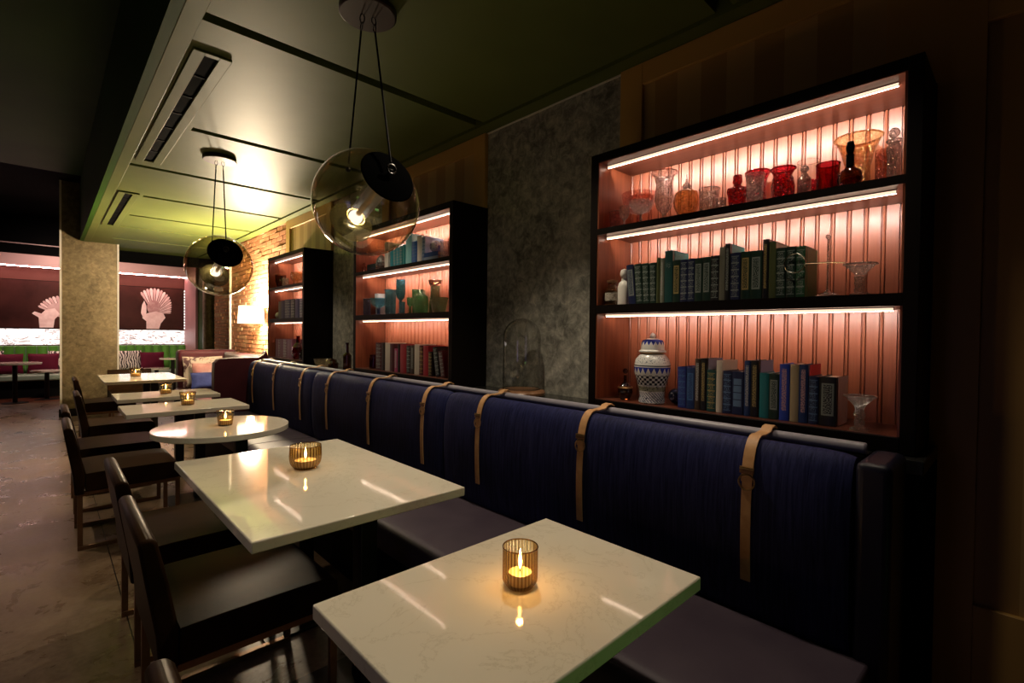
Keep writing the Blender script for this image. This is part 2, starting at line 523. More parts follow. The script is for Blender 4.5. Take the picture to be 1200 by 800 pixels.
M['pink_glass'] = thin_glass('pink_glass', (.92, .62, .52), (.45, .16, .12), 1.6, .05, 90, .07, frost=.13)
M['coral_glass'] = thin_glass('coral_glass', (.90, .42, .30), (.45, .08, .05), 1.6, .05, 90, .07, frost=.13)
M['honey_glass'] = thin_glass('honey_glass', (.93, .72, .42), (.50, .25, .08), 1.8, .05, 90, .07, frost=.13)
M['red_glass'] = thin_glass('red_glass', (.78, .035, .07), (.20, .0, .012), 1.8, .05, 90, .07, frost=.13)
M['dred_glass'] = thin_glass('deep_red_glass', (.48, .03, .05), (.08, .0, .005), 1.8, .05)
M['blue_glass'] = thin_glass('blue_glass', (.25, .72, .88), (.03, .22, .36), 1.8, .05, 90, .07, frost=.13)
M['teal_glass'] = thin_glass('teal_glass', (.14, .52, .62), (.01, .10, .15), 1.8, .05, 90, .07, frost=.13)
M['lav_glass'] = thin_glass('lavender_glass', (.50, .56, .80), (.14, .16, .34), 1.8, .05, 90, .07, frost=.13)
M['green_glass'] = thin_glass('green_glass', (.34, .76, .40), (.03, .25, .08), 1.8, .05, 90, .07, frost=.13)
M['jade_glass'] = thin_glass('jade_glass', (.50, .80, .50), (.10, .35, .14), 1.8, .08, 90, .07, frost=.13)
M['olive_glass'] = thin_glass('olive_glass', (.42, .48, .22), (.10, .13, .04), 2.0, .05, 90, .07, frost=.13)
M['brown_glass'] = thin_glass('brown_glass', (.35, .16, .09), (.06, .02, .01), 1.8, .05)
M['paper'] = pm('page_paper', (.62, .56, .46), .8, col2=(.5, .44, .35), nscale=1, stretch=(300, 300, 3), lo=.45, hi=.55)
M['paper_teal'] = pm('teal_cloth', (.10, .42, .42), .6)
M['walnut'] = wood_mat('walnut_base', (.16, .07, .03), (.28, .13, .06), .35, 1)
M['stone'] = pm('dark_stone_ledge', (.018, .018, .018), .22, col2=(.03, .03, .028), nscale=14)
M['white_ceramic'] = pm('white_ceramic', (.75, .72, .66), .35)

# ------------------------------------------------------------------ room shell
g = G().box(-4.2, 0.27, -2.2, 12.4, -.1, 0); fl = struct('floor', g, M['floor'])
obj('floor_slab', G().box(0.275, 2.35, -2.2, 12.4, -.1, 0), M['floor'], fl)
obj('joint_filler', G().box(0.27, 0.275, -2.2, 12.4, -.1, -.004), M['dark_metal'], fl)
obj('wood_floor', G().box(-4.2, 2.9, 12.4, 14.4, -.1, 0.0), M['far_floor'], fl)
struct('wall_left', G().box(-4.3, -4.2, -2.2, 14.4, 0, 3.7), M['black'])
struct('wall_back', G().box(-4.2, 2.35, -2.3, -2.2, 0, 3.7), M['black'])

# ceiling: high ceiling over the aisle, lower panelled ceiling over the tables
ce = struct('ceiling', G().box(-4.2, .40, -2.2, 9.7, 3.62, 3.7), M['green_dark'])
obj('far_ceiling', G().box(-4.2, 2.9, 9.7, 14.4, 3.62, 3.7), M['black'], ce)  # black colour stands in for a ceiling that is only unlit
obj('ceiling_backing', G().box(.42, 2.35, -2.2, 10.9, 2.80, 2.86), M['black'], ce)
obj('ceiling_fascia', G().box(.375, .42, -2.2, 10.15, 2.725, 3.62), M['green_dark'], ce)
obj('ceiling_border', G().box(.42, .50, -2.2, 10.9, 2.725, 2.80), M['green_ceiling'], ce, bevel=.004)
ylines = [-1.2, .9, 2.5, 3.95, 5.15, 6.29, 7.44, 8.35, 9.5]
gw = .036
edges = [-2.2]+ylines+[10.9]
for a, b in zip(edges[:-1], edges[1:]):
    y0 = a+gw if a > -2 else a; y1 = b-gw if b < 10.8 else b
    obj('ceiling_panel', G().box(.72, 2.06, y0, y1, 2.73, 2.80), M['green_ceiling'], ce)
# border strips at both sides of the panel field
obj('ceiling_strip', G().box(2.09, 2.35, -2.2, 10.9, 2.73, 2.80), M['green_ceiling'], ce)
for a, b in ((-2.2, 2.5-gw), (2.5+gw, 5.15-gw), (5.15+gw, 10.9)):
    obj('ceiling_strip', G().box(.50, .72, a, b, 2.73, 2.80), M['green_ceiling'], ce)
# end of the low ceiling
obj('ceiling_end', G().box(.42, 2.6, 10.9, 10.98, 2.55, 3.62), M['black'], ce)

# slot diffusers, set just below the panels
for y0, y1, lab in ((2.80, 4.95, 'long green ceiling slot vent above the nearest chairs'), (6.2, 8.33, 'green ceiling slot vent further away, near the pillar'), (.1, 2.3, 'green ceiling slot vent above the camera')):
    if y0 < 1: continue
    t = thing('slot_vent', lab, 'vent', (.60, y0, 2.73), group='slot vents in the low ceiling')
    L = y1-y0
    obj('vent_frame', G().box(-.085, -.030, 0, L, -.014, -.001), M['green_ceiling'], t, bevel=.003)
    obj('vent_frame', G().box(.030, .085, 0, L, -.014, -.001), M['green_ceiling'], t, bevel=.003)
    obj('vent_frame', G().box(-.030, .030, 0, .03, -.014, -.001), M['green_ceiling'], t)
    obj('vent_frame', G().box(-.030, .030, L-.03, L, -.014, -.001), M['green_ceiling'], t)
    obj('slot', G().box(-.030, .030, .03, L-.03, -.004, -.001), M['black'], t, label='black open slot')
    for k in range(6): obj('slot_spacer', G().box(-.029, .029, L*(k+1)/7-.008, L*(k+1)/7+.008, -.008, -.004), M['black_satin'], t)

# right wall
wr = struct('wall_right', G().box(2.2, 2.35, -2.2, 6.41, 0, 2.80), M['black'])
def wallbox(name, y0, y1, z0, z1, x, mat, **k): return obj(name, G().box(x, 2.2, y0, y1, z0, z1), mat, wr, **k)
wallbox('silver_wallpaper', 1.487, 2.568, .98, 2.728, 2.195, M['silver'])
wallbox('silver_wallpaper', 3.99, 5.06, .98, 2.728, 2.195, M['silver'])
def frame(y0, y1, zl, inner_mat, st=.125, top=.105):
    wallbox('inset_panel', y0+st, y1-st, zl, 2.728-top, 2.188, inner_mat)
    wallbox('stile', y0, y0+st, zl, 2.728, 2.17, M['tan'], bevel=.003)
    wallbox('stile', y1-st, y1, zl, 2.728, 2.17, M['tan'], bevel=.003)
    wallbox('rail', y0+st, y1-st, 2.728-top, 2.728, 2.17, M['tan'], bevel=.003)
frame(2.572, 3.985, 2.219, M['stripe'])
frame(5.065, 6.41, 2.219, M['stripe'])
# near bay: panel over the first bookcase, wide stile to its right and tall panels beyond
wallbox('inset_panel', .366, 1.355, 2.219, 2.62, 2.188, M['stripe'])
wallbox('stile', 1.355, 1.485, 2.219, 2.728, 2.17, M['tan'], bevel=.003)
wallbox('rail', .366, 1.355, 2.62, 2.728, 2.17, M['tan'], bevel=.003)
wallbox('stile', .105, .223, 0.12, 2.219, 2.17, M['tan'])
wallbox('stile', .105, .366, 2.219, 2.728, 2.17, M['tan'])
wallbox('ceiling_trim', 1.487, 2.568, 2.722, 2.730, 2.188, M['white_paint'])
wallbox('rail', -.9, .105, 2.37, 2.56, 2.17, M['tan'], bevel=.003)
wallbox('inset_panel', -.9, .105, 2.56, 2.728, 2.188, M['stripe'])
wallbox('inset_panel', -.9, .105, .50, 2.37, 2.188, M['stripe'])
wallbox('rail', -.9, .105, .12, .50, 2.17, M['tan'], bevel=.003)
wallbox('wall_panel', -2.2, -.9, .12, 2.728, 2.17, M['tan'])
struct('baseboard_right', G().box(2.155, 2.2, -2.2, .195, 0, .12), M['tan'], bevel=.006)

# brick wall further on, one joined mass of small bricks
wb = struct('wall_brick', G().box(2.215, 2.4, 6.41, 10.15, 0, 2.85), M['mortar'])
g = G(); tints = []
row = 0; z = .80
while z < 2.80:
    y = 6.415-(.105 if row % 2 else 0)
    while y < 10.12:
        a = max(y, 6.415); b_ = min(y+.2, 10.14)
        if b_-a > .03:
            d = random.uniform(-.006, .004)
            g.box(2.20+d, 2.22, a, b_, z, z+.050)
            k = random.random()
            tints.append((.30+.25*k, .10+.12*k, .035+.06*k) if random.random() < .82 else (.60, .38, .20))
        y += .21
    z += .062; row += 1
ob = obj('bricks', g, M['brick'], wb, smooth=0, kind='stuff')
at = ob.data.color_attributes.new('tint', 'FLOAT_COLOR', 'CORNER')
vals = []
for i, p in enumerate(ob.data.polygons):
    for _ in range(4): vals += [*tints[i//6], 1]
at.data.foreach_set('color', vals)
struct('trim_1', G().lathe([(.018, .8), (.018, 2.72)], 12, (2.17, 8.95, 0), capb=True, capt=True), M['white_paint'])
# jog beyond the brick: dark green wall, bronze half round, pink plaster return
struct('wall_far_right', G().box(2.45, 2.7, 10.15, 14.4, 0, 3.62), M['green_dark'])
struct('trim_2', G().lathe([(.13, 0), (.13, 2.8)], 24, (2.42, 11.5, 0)), M['gold'])
struct('trim_3', G().box(2.40, 2.45, 12.75, 13.98, 0, 2.84), pm('pink_plaster', (.42, .22, .22), .5), bevel=.005)

# pillar in mottled bronze paper with pale corner trims
pl = struct('wall_pillar', G().box(.155, .842, 10.2, 10.9, 0, 3.62), M['gold'])
for x in (.155, .842):
    obj('corner_trim', G().box(x-.012, x+.012, 10.188, 10.2, .12, 3.62), M['white_paint'], pl)
obj('pillar_base', G().box(.13, .866, 10.175, 10.25, 0, .12), M['dark_metal'], pl, bevel=.005)

# far wall with beam, maroon field, lit onyx band
wf = struct('wall_far', G().box(-4.2, 2.45, 14.0, 14.2, 0, 3.62), pm('maroon_wall', (.055, .017, .012), .6, spec=.15, col2=(.075, .024, .018), nscale=1.5))
obj('far_header', G().box(-4.2, 2.45, 13.9, 14.0, 2.86, 3.62), M['black'], wf)  # upper wall coloured black in place of missing light
obj('beam', G().box(-4.2, 2.45, 13.72, 14.0, 2.60, 2.83), pm('pink_plaster_beam', (.55, .33, .31), .5), wf, bevel=.01)
obj('cove_strip', G().box(-4.2, 2.40, 13.75, 13.78, 2.585, 2.598), emis('pink_cove', (1.0, .55, .50), 60), wf)
obj('ceiling_line', G().box(-4.2, .3, 13.86, 13.9, 3.04, 3.06), pm('rose_trim', (.4, .25, .24), .5), wf)
obj('onyx_panel', G().box(-4.2, 2.40, 13.97, 14.0, 1.02, 1.345), M['onyx'], wf)
gg = G()
for k in range(14): gg.box(2.385, 2.398, 13.90, 13.94, 1.38+k*.068, 1.415+k*.068)
obj('reflection_row', gg, emis('glowing_reflections', (1, .85, .82), 2.0), wf, kind='stuff')  # glowing dashes imitate the onyx reflected on the side wall

# ------------------------------------------------------------------ bookcases
led_h = .007
def bookcase(y0, y1, name_label, nboards, gain=1.0):
    t = thing('bookcase', name_label, 'bookcase', (1.9, y0, 1.003), group='lit bookcases along the right wall')
    W = y1-y0; D = .296; H = 1.214; st = .04
    obj('side_panel', G().box(0, D, 0, st, 0, H), M['espresso'], t, bevel=.003)
    obj('side_panel', G().box(0, D, W-st, W, 0, H), M['espresso'], t, bevel=.003)
    obj('top_panel', G().box(0, D, st, W-st, H-.040, H), M['espresso'], t, bevel=.003)
    obj('bottom_panel', G().box(0, D, st, W-st, 0, .050), M['espresso'], t, bevel=.003)
    # lining boards in red mahogany
    for ya, yb in ((st, st+.006), (W-st-.006, W-st)):
        obj('side_lining', G().box(.004, D-.02, ya, yb, .052, H-.041), M['mahog'], t, label='reddish lining of the side')
    obj('bottom_lining', G().box(.003, D-.02, st+.006, W-st-.006, .050, .052), M['mahog_dark'], t)
    for zt, th in ((.859, .028), (.497, .040)):
        sh = obj('shelf', G().box(.004, D-.02, st+.006, W-st-.006, zt-th, zt), M['mahog_dark'], t)
        obj('shelf_edge', G().box(0, .004, st, W-st, zt-th, zt), M['espresso'], sh)
    obj('top_lining', G().box(.004, D-.02, st+.006, W-st-.006, H-.043, H-.040), M['mahog_dark'], t)
    # led channels near the front under each board
    for zb, lm in ((H-.043, 4.8), (.859-.028, 3.2), (.497-.040, 2.1)):
        ch = obj('led_channel', G().box(.062, .0702, st+.03, W-st-.012, zb-.012, zb), M['espresso'], t)
        obj('led_strip', G().box(.0702, .0712, st+.031, W-st-.013, zb-.0112, zb-.0040), M['led'], ch, smooth=0, label='glowing light strip')
        l = bpy.data.lights.new('led_light', 'AREA'); l.shape = 'RECTANGLE'; l.size = W-2*st-.06; l.size_y = .007
        l.energy = gain*lm*(W-2*st); l.color = (1.0, .84, .74); l.spread = math.radians(105)
        lo = bpy.data.objects.new('led_light', l); COL.objects.link(lo); lo.parent = ch
        lo.location = (.0718, W/2, zb-.0075)
        lo.rotation_euler = Vector((1, 0, -.30)).to_track_quat('-Z', 'X').to_euler()
        # long side of the lamp runs along the shelf
        lo.rotation_euler = Matrix((Vector((0, 1, 0)), Vector((1, 0, -.30)).normalized().cross(Vector((0, 1, 0)))*-1, -Vector((1, 0, -.30)).normalized())).transposed().to_euler()
        obj('led_glow', G().prism([(.0646, zb-.0122), (.0682, zb-.0122), (.0682, zb-.0132), (.0646, zb-.0132)], st+.031, W-st-.013), M['led_soft'], ch, smooth=0)
        obj('led_glow', G().prism([(.0608, zb-.0030), (.0618, zb-.0030), (.0618, zb-.0112), (.0608, zb-.0112)], st+.031, W-st-.013), M['led_lip_fill'], ch, smooth=0)  # added forward-facing glow that lights the underside of the lip
    # beadboard back
    bw = (W-2*st)/nboards
    me = None
    g = G(); z0, z1 = .05, H-.04
    bead = .007; gr = .005
    prof = [(D, 0), (D-.016, 0), (D-.016, bw-bead-2*gr), (D-.005, bw-bead-2*gr+.0008), (D-.005, bw-bead-gr-.0008), (D-.016, bw-bead-gr), (D-.0175, bw-gr-bead/2), (D-.016, bw-gr), (D-.005, bw-gr+.0008), (D-.005, bw), (D, bw)]
    g.prism(prof, z0, z1, 'z')
    first = None
    for k in range(nboards):
        if first is None:
            first = obj('back_board', g, M['mahog'], t, loc=(0, st, 0), smooth=0)
        else:
            c = first.copy(); COL.objects.link(c); c.parent = t; c.location = (0, st+k*bw, 0)
    return t
M['led_soft'] = emis('led_glow', (1.0, .74, .58), 24)
M['led_lip_fill'] = emis('lip_fill_glow', (1.0, .66, .46), 1.4)
bookcase(.225, 1.46, 'nearest and largest lit bookcase, with dark green books on its middle shelf', 22)
bookcase(2.562, 3.975, 'middle lit bookcase, with blue and green glassware on its middle shelf', 25, 1.5)
bookcase(5.09, 6.21, 'furthest lit bookcase, beside the brick wall', 20, 1.3)

# stone ledge behind the banquette
struct('trim_4', G().box(1.86, 2.2, .20, 6.35, .955, 1.0), M['stone'], bevel=.004)
struct('trim_5', G().box(1.86, 2.2, .20, 6.35, 0, .955), M['black'])

# ------------------------------------------------------------------ books
BM = {}
COLS = {
    'royal': (.018, .030, .20), 'navy': (.010, .018, .065), 'navyblue': (.012, .035, .13), 'brown': (.05, .032, .02), 'black': (.008, .008, .009),
    'dkteal': (.010, .06, .055), 'cream': (.62, .54, .44), 'teal': (.012, .17, .19), 'bright': (.025, .06, .42), 'tan': (.42, .33, .20),
    'dkgreen': (.008, .03, .018), 'green': (.014, .075, .03), 'olive': (.07, .085, .03), 'greygreen': (.22, .24, .18), 'white': (.72, .69, .64),
    'ltteal': (.20, .48, .50), 'midteal': (.03, .22, .28), 'blue': (.02, .10, .38), 'ltblue': (.34, .44, .60), 'dkred': (.07, .010, .014), 'red': (.32, .018, .03),
    'magenta': (.38, .04, .14), 'mauve': (.20, .075, .12), 'greyolive': (.16, .16, .12), 'dkbrown': (.02, .012, .01)}
INK = {'gold': (.34, .25, .09), 'silver': (.22, .25, .23), 'blue': (.05, .13, .30), 'pale': (.40, .39, .37), 'pink': (.50, .28, .30), 'none': None, 'lblue': (.11, .19, .32)}
WORD = {'royal': 'royal blue', 'navy': 'navy blue', 'navyblue': 'deep blue', 'dkteal': 'dark teal', 'bright': 'bright blue', 'dkgreen': 'dark green',
        'greygreen': 'grey green', 'ltteal': 'pale teal', 'midteal': 'mid teal', 'ltblue': 'light blue', 'dkred': 'dark red', 'greyolive': 'grey olive', 'dkbrown': 'dark brown'}
SW = {'plain': 'plain spine', 'vertical': 'lettering running up the spine', 'bands': 'banded lettered spine', 'frame': 'framed lettering on spine', 'blocks': 'pale label blocks on spine'}
def bmat(c, ink, style):
    k = (c, ink, style)
    if k not in BM: BM[k] = book_mat('book_%s_%s_%s' % k, COLS[c], INK[ink] or COLS[c], style)
    return BM[k]
ORD = ['first', 'second', 'third', 'fourth', 'fifth', 'sixth', 'seventh', 'eighth', 'ninth', 'tenth', 'eleventh', 'twelfth', 'thirteenth', 'fourteenth', 'fifteenth',
       'sixteenth', 'seventeenth', 'eighteenth', 'nineteenth', 'twentieth', 'twenty-first', 'twenty-second', 'twenty-third']
def make_book(y, th, h, c, ink, style, label, group, z, x=1.935, depth=.15, lean=0, page='paper', extra=None):
    """y centre; the spine faces the room"""
    th -= .0015
    t = thing('book', label, 'book', (x, y, z+abs(math.sin(lean))*th/2), group=group, rot=(lean, 0, 0))
    e = .003; a = th/2
    g = G()
    sp = [(0.003, -a), (0, -a*.6), (-.0015, 0), (0, a*.6), (.003, a)]
    prof = sp+[(depth, a), (depth, a-e), (.006, a-e), (.006, -a+e), (depth, -a+e), (depth, -a)]
    g.prism([(p[0], p[1]) for p in prof][::-1], 0, h, 'z')
    obj('cover', g, bmat(c, ink, style), t, smooth=30)
    obj('pages', G().box(.0065, depth-.005, -a+e, a-e, .003, h-.004), M[page], t, smooth=0)
    if extra: obj('dust_jacket', G().box(.02, depth+.001, -a-.0012, -a-.0002, 0, h), extra, t, smooth=0)
    return t
def row(specs, z, shelf, x=1.935, depth=.15, group=None):
    n = len(specs)
    # specs run left to right as seen from the room (y falling)
    for i, s in enumerate(specs):
        y, th, h, c, ink, style = s[:6]; kw = s[6] if len(s) > 6 else {}
        kw = dict(kw); 
        word = WORD.get(c, c)
        lab = '%s book, %s, %s from left, %s' % (word, SW[style], ORD[i], shelf)
        kw.pop('note', None)
        make_book(y, th, h, c, ink, style, lab, group, z, x, kw.pop('depth', depth), **kw)

red_cloth = pm('red_cloth', (.55, .02, .03), .6)
white_jacket = pm('white_jacket', (.60, .58, .58), .5, col2=(.5, .48, .48), nscale=20)
blue_jacket = pm('slate_jacket', (.22, .25, .38), .5)
green_jacket = pm('green_jacket', (.014, .10, .03), .45)
teal_jacket = pm('teal_jacket', (.04, .25, .26), .5)
row([(1.000, .037, .172, 'royal', 'blue', 'bands', dict(lean=-.02)), (.963, .036, .171, 'navyblue', 'blue', 'frame'), (.933, .024, .210, 'brown', 'pale', 'vertical'),
     (.908, .026, .212, 'black', 'gold', 'vertical', dict(extra=blue_jacket)), (.875, .038, .167, 'dkteal', 'gold', 'bands'), (.843, .025, .207, 'cream', 'none', 'plain', dict(page='white_ceramic')),
     (.811, .036, .167, 'navy', 'lblue', 'bands'), (.771, .043, .168, 'navy', 'lblue', 'blocks'), (.735, .024, .211, 'navyblue', 'pale', 'vertical'),
     (.708, .030, .213, 'black', 'gold', 'vertical', dict(extra=blue_jacket)), (.674, .034, .168, 'teal', 'none', 'plain'), (.640, .036, .167, 'dkgreen', 'silver', 'frame'),
     (.605, .034, .205, 'bright', 'pink', 'vertical'), (.572, .029, .205, 'tan', 'none', 'plain'), (.543, .030, .206, 'navyblue', 'pink', 'vertical', dict(extra=red_cloth)),
     (.511, .032, .167, 'navy', 'lblue', 'bands'), (.468, .053, .168, 'black', 'silver', 'frame', dict(extra=white_jacket))],
    1.056, 'bottom shelf, nearest bookcase', x=1.943, group='blue and black books on the bottom shelf of the nearest bookcase')
L_ = -.09
row([(1.250, .038, .182, 'navy', 'silver', 'frame', dict(lean=L_)), (1.212, .036, .182, 'dkgreen', 'silver', 'bands', dict(lean=L_*.85)), (1.177, .034, .181, 'dkgreen', 'silver', 'bands', dict(lean=L_*.6)),
     (1.144, .032, .180, 'dkgreen', 'silver', 'bands', dict(lean=L_*.3)), (1.120, .018, .198, 'olive', 'none', 'plain'), (1.101, .019, .196, 'greygreen', 'pale', 'vertical'),
     (1.071, .038, .225, 'dkteal', 'silver', 'plain', dict(page='paper_teal', extra=teal_jacket)), (1.034, .034, .181, 'dkgreen', 'gold', 'frame'), (1.001, .033, .180, 'navy', 'silver', 'bands'),
     (.969, .030, .180, 'navy', 'silver', 'bands'), (.937, .034, .179, 'dkgreen', 'silver', 'frame'), (.903, .034, .180, 'dkgreen', 'silver', 'frame'), (.869, .035, .182, 'black', 'silver', 'bands'),
     (.840, .023, .214, 'greyolive', 'none', 'plain'), (.819, .021, .224, 'black', 'silver', 'vertical', dict(extra=teal_jacket)), (.789, .037, .185, 'navy', 'silver', 'bands'),
     (.750, .036, .185, 'dkgreen', 'gold', 'frame'), (.711, .043, .184, 'dkgreen', 'silver', 'frame'), (.678, .021, .223, 'black', 'gold', 'vertical'), (.654, .025, .211, 'olive', 'none', 'plain'),
     (.625, .034, .185, 'dkgreen', 'silver', 'bands'), (.592, .031, .185, 'dkgreen', 'silver', 'bands'), (.560, .031, .183, 'green', 'silver', 'bands', dict(extra=green_jacket))],
    1.5005, 'middle shelf, nearest bookcase', x=1.943, depth=.14, group='green and navy books on the middle shelf of the nearest bookcase')
row([(3.519, .060, .213, 'white', 'none', 'plain'), (3.440, .046, .142, 'midteal', 'none', 'plain', dict(page='paper_teal')), (3.392, .045, .146, 'midteal', 'silver', 'bands', dict(page='paper_teal')), (3.345, .045, .150, 'midteal', 'silver', 'bands', dict(page='paper_teal')),
     (3.299, .043, .154, 'teal', 'silver', 'bands', dict(page='paper_teal')), (3.254, .042, .160, 'teal', 'none', 'plain', dict(page='paper_teal')), (3.190, .082, .230, 'ltteal', 'none', 'plain', dict(extra=pm('pale_teal_jacket', (.25, .5, .52), .5))),
     (3.111, .074, .165, 'blue', 'lblue', 'bands'), (3.043, .060, .201, 'white', 'none', 'plain'), (2.990, .042, .184, 'ltblue', 'blue', 'bands')],
    1.8625, 'top shelf, middle bookcase', x=1.955, depth=.16, group='pale and blue books on the top shelf of the middle bookcase')
row([(3.615, .096, .219, 'dkred', 'silver', 'bands'), (3.538, .055, .220, 'dkbrown', 'none', 'plain'), (3.473, .073, .222, 'cream', 'none', 'plain'), (3.400, .066, .215, 'dkred', 'none', 'plain'), (3.342, .047, .179, 'magenta', 'pale', 'vertical'),
     (3.301, .034, .213, 'dkbrown', 'none', 'plain'), (3.238, .088, .215, 'red', 'none', 'plain'), (3.164, .055, .208, 'dkbrown', 'silver', 'bands'), (3.110, .053, .210, 'brown', 'silver', 'vertical'), (3.051, .063, .219, 'cream', 'none', 'plain'),
     (2.993, .051, .213, 'dkred', 'gold', 'bands'), (2.935, .063, .211, 'red', 'none', 'plain'), (2.880, .044, .170, 'dkbrown', 'gold', 'bands'),
     (2.785, .050, .205, 'black', 'silver', 'bands', dict(lean=-.2)), (2.725, .048, .180, 'dkred', 'silver', 'bands', dict(lean=-.2)), (2.640, .050, .205, 'red', 'none', 'plain')],
    1.056, 'bottom shelf, middle bookcase', x=1.945, group='red and cream books on the bottom shelf of the middle bookcase')
row([(5.945, .084, .200, 'greyolive', 'none', 'plain'), (5.846, .108, .205, 'navy', 'none', 'plain'), (5.697, .180, .212, 'navy', 'silver', 'bands', dict(page='white_ceramic')), (5.535, .126, .210, 'black', 'silver', 'bands'), (5.410, .107, .206, 'navy', 'none', 'plain'), (5.28, .12, .206, 'navy', 'silver', 'bands')],
    1.5005, 'middle shelf, furthest bookcase', x=1.945, group='dark blue books on the middle shelf of the furthest bookcase')
row([(6.041, .080, .212, 'mauve', 'none', 'plain'), (5.960, .074, .213, 'mauve', 'pale', 'bands'), (5.880, .082, .214, 'mauve', 'none', 'plain'), (5.770, .13, .216, 'mauve', 'pale', 'bands'), (5.628, .14, .212, 'mauve', 'none', 'plain')],
    1.056, 'bottom shelf, furthest bookcase', x=1.945, group='mauve books on the bottom shelf of the furthest bookcase')

# ------------------------------------------------------------------ glass and ornaments
def shell(prof, n=24, rib=0, ribn=0, base=True):
    """single wall lathe with closed foot"""
    return G().lathe(prof, n, rib=rib, ribn=ribn, capb=base)
def ornament(name, label, cat, x, y, z, parts, group=None, rz=0):
    t = thing(name, label, cat, (x, y, z), rz, group)
    for pn, g, m in parts: obj(pn, g, m, t, smooth=25)
    return t
def rim(r, z, th=.0018, n=24, sx=1, sy=1):
    return G().tube([(sx*r*math.cos(2*PI*i/n), sy*r*math.sin(2*PI*i/n), z) for i in range(n)], th, 6, True)
Z3, Z2, Z1 = 1.8625, 1.5005, 1.056
GT = 'glassware on the top shelf of the nearest bookcase'
nb = '(top shelf, nearest bookcase)'
# positions (x, y): front row x about 1.97, back row x about 2.10
ornament('tumbler', 'small ribbed amber tumbler at the left end '+nb, 'glass', 1.99, 1.380, Z3, [('cup', shell([(.022, 0), (.026, .004), (.029, .09)], 28, .03, 14), M['pink_glass']), ('rim', rim(.029, .09), M['crystal'])], GT)
ornament('goblet', 'small clear cut goblet beside the ribbed tumbler '+nb, 'glass', 1.965, 1.312, Z3, [('foot', shell([(.024, 0), (.024, .003), (.006, .008), (.005, .035)], 16), M['crystal']), ('bowl', shell([(.005, .035), (.02, .05), (.025, .075), (.023, .10)], 10), M['crystal'])], GT)
ornament('coupe', 'clear coupe with coral red rim, left part of the glass row '+nb, 'glass', 1.97, 1.228, Z3, [('foot', shell([(.032, 0), (.032, .003), (.008, .008), (.007, .05)], 20), M['crystal']), ('bowl', shell([(.007, .05), (.03, .062), (.052, .09), (.056, .108)], 24), M['crystal']), ('rim_band', G().lathe([(.056, .108), (.059, .128)], 24), M['coral_glass'])], GT)
ornament('bowl', 'wide pink pressed glass bowl on a stem behind the coral rimmed coupe', 'bowl', 2.095, 1.315, Z3, [('foot', shell([(.045, 0), (.045, .004), (.012, .012), (.011, .085)], 20), M['pink_glass']), ('bowl_cup', shell([(.011, .085), (.05, .10), (.075, .14), (.083, .185)], 40, .02, 20), M['pink_glass'])], GT)
ornament('vase', 'tall clear etched goblet vase '+nb, 'vase', 2.0, 1.128, Z3, [('foot', shell([(.034, 0), (.034, .004), (.01, .012), (.010, .04)], 18), M['crystal']), ('cup', shell([(.010, .04), (.033, .065), (.042, .11), (.036, .17), (.043, .205), (.056, .222)], 12), M['crystal']), ('rim', rim(.056, .222, .0025), M['pink_glass'])], GT)
ornament('decanter', 'round pale honey glass bottle with pointed stopper '+nb, 'decanter', 1.985, 1.015, Z3, [('body', shell([(.022, 0), (.03, .003), (.052, .05), (.055, .075), (.047, .108), (.022, .122), (.014, .128)], 12), M['honey_glass']), ('stopper', shell([(.015, .128), (.02, .136), (.012, .146), (.006, .152), (.003, .178), (.001, .19)], 12), M['crystal'])], GT)
ornament('tumbler', 'clear straight tumbler right of the honey glass bottle '+nb, 'glass', 1.99, .918, Z3, [('cup', shell([(.030, 0), (.034, .004), (.041, .105)], 12), M['crystal']), ('rim', rim(.041, .105), M['crystal'])], GT)
ornament('votive_glass', 'tiny clear votive glass left of the red stoppered bottle', 'glass', 1.965, .858, Z3, [('cup', shell([(.014, 0), (.018, .003), (.021, .05)], 14), M['crystal'])], GT)
ornament('bottle', 'red glass bottle with cut stopper '+nb, 'bottle', 1.985, .802, Z3, [('body', shell([(.028, 0), (.033, .004), (.036, .05), (.042, .068), (.038, .082), (.016, .09), (.013, .098)], 8), M['red_glass']), ('stopper', shell([(.013, .098), (.019, .106), (.017, .132), (.014, .135), (.001, .136)], 8), M['red_glass'])], GT)
ornament('vase', 'flared red glass vase behind the clear etched tumbler', 'vase', 2.10, .767, Z3, [('cup', shell([(.034, 0), (.038, .004), (.032, .06), (.031, .12), (.040, .15), (.047, .165)], 24), M['red_glass']), ('rim', rim(.047, .165, .003), M['red_glass'])], GT)
ornament('tumbler', 'clear etched tumbler in front of the red flared vase', 'glass', 1.965, .728, Z3, [('cup', shell([(.024, 0), (.026, .004), (.033, .112), (.035, .116)], 10), M['crystal']), ('rim', rim(.035, .116), M['crystal'])], GT)
ornament('jar', 'red glass jar with wide flat rim '+nb, 'jar', 1.99, .638, Z3, [('cup', shell([(.032, 0), (.037, .004), (.040, .055), (.036, .085), (.030, .095), (.033, .105), (.042, .122)], 24), M['red_glass']), ('rim', rim(.042, .122, .003), M['red_glass'])], GT)
ornament('hurricane_glass', 'clear cylinder with red glass lower half '+nb, 'vase', 2.055, .572, Z3, [('cup', G().lathe([(.037, .075), (.037, .15)], 28), M['clear']), ('red_base', shell([(.034, 0), (.037, .004), (.037, .075)], 28), M['red_glass']), ('rim', rim(.037, .15, .0015), M['clear'])], GT)
ornament('bottle', 'small clear bottle with ball stopper in front of the clear red cylinder', 'bottle', 1.955, .556, Z3, [('body', shell([(.016, 0), (.02, .004), (.021, .06), (.012, .072), (.009, .08)], 10), M['crystal']), ('stopper', G().sphere(.014, (0, 0, .095), 10, 6), M['crystal'])], GT)
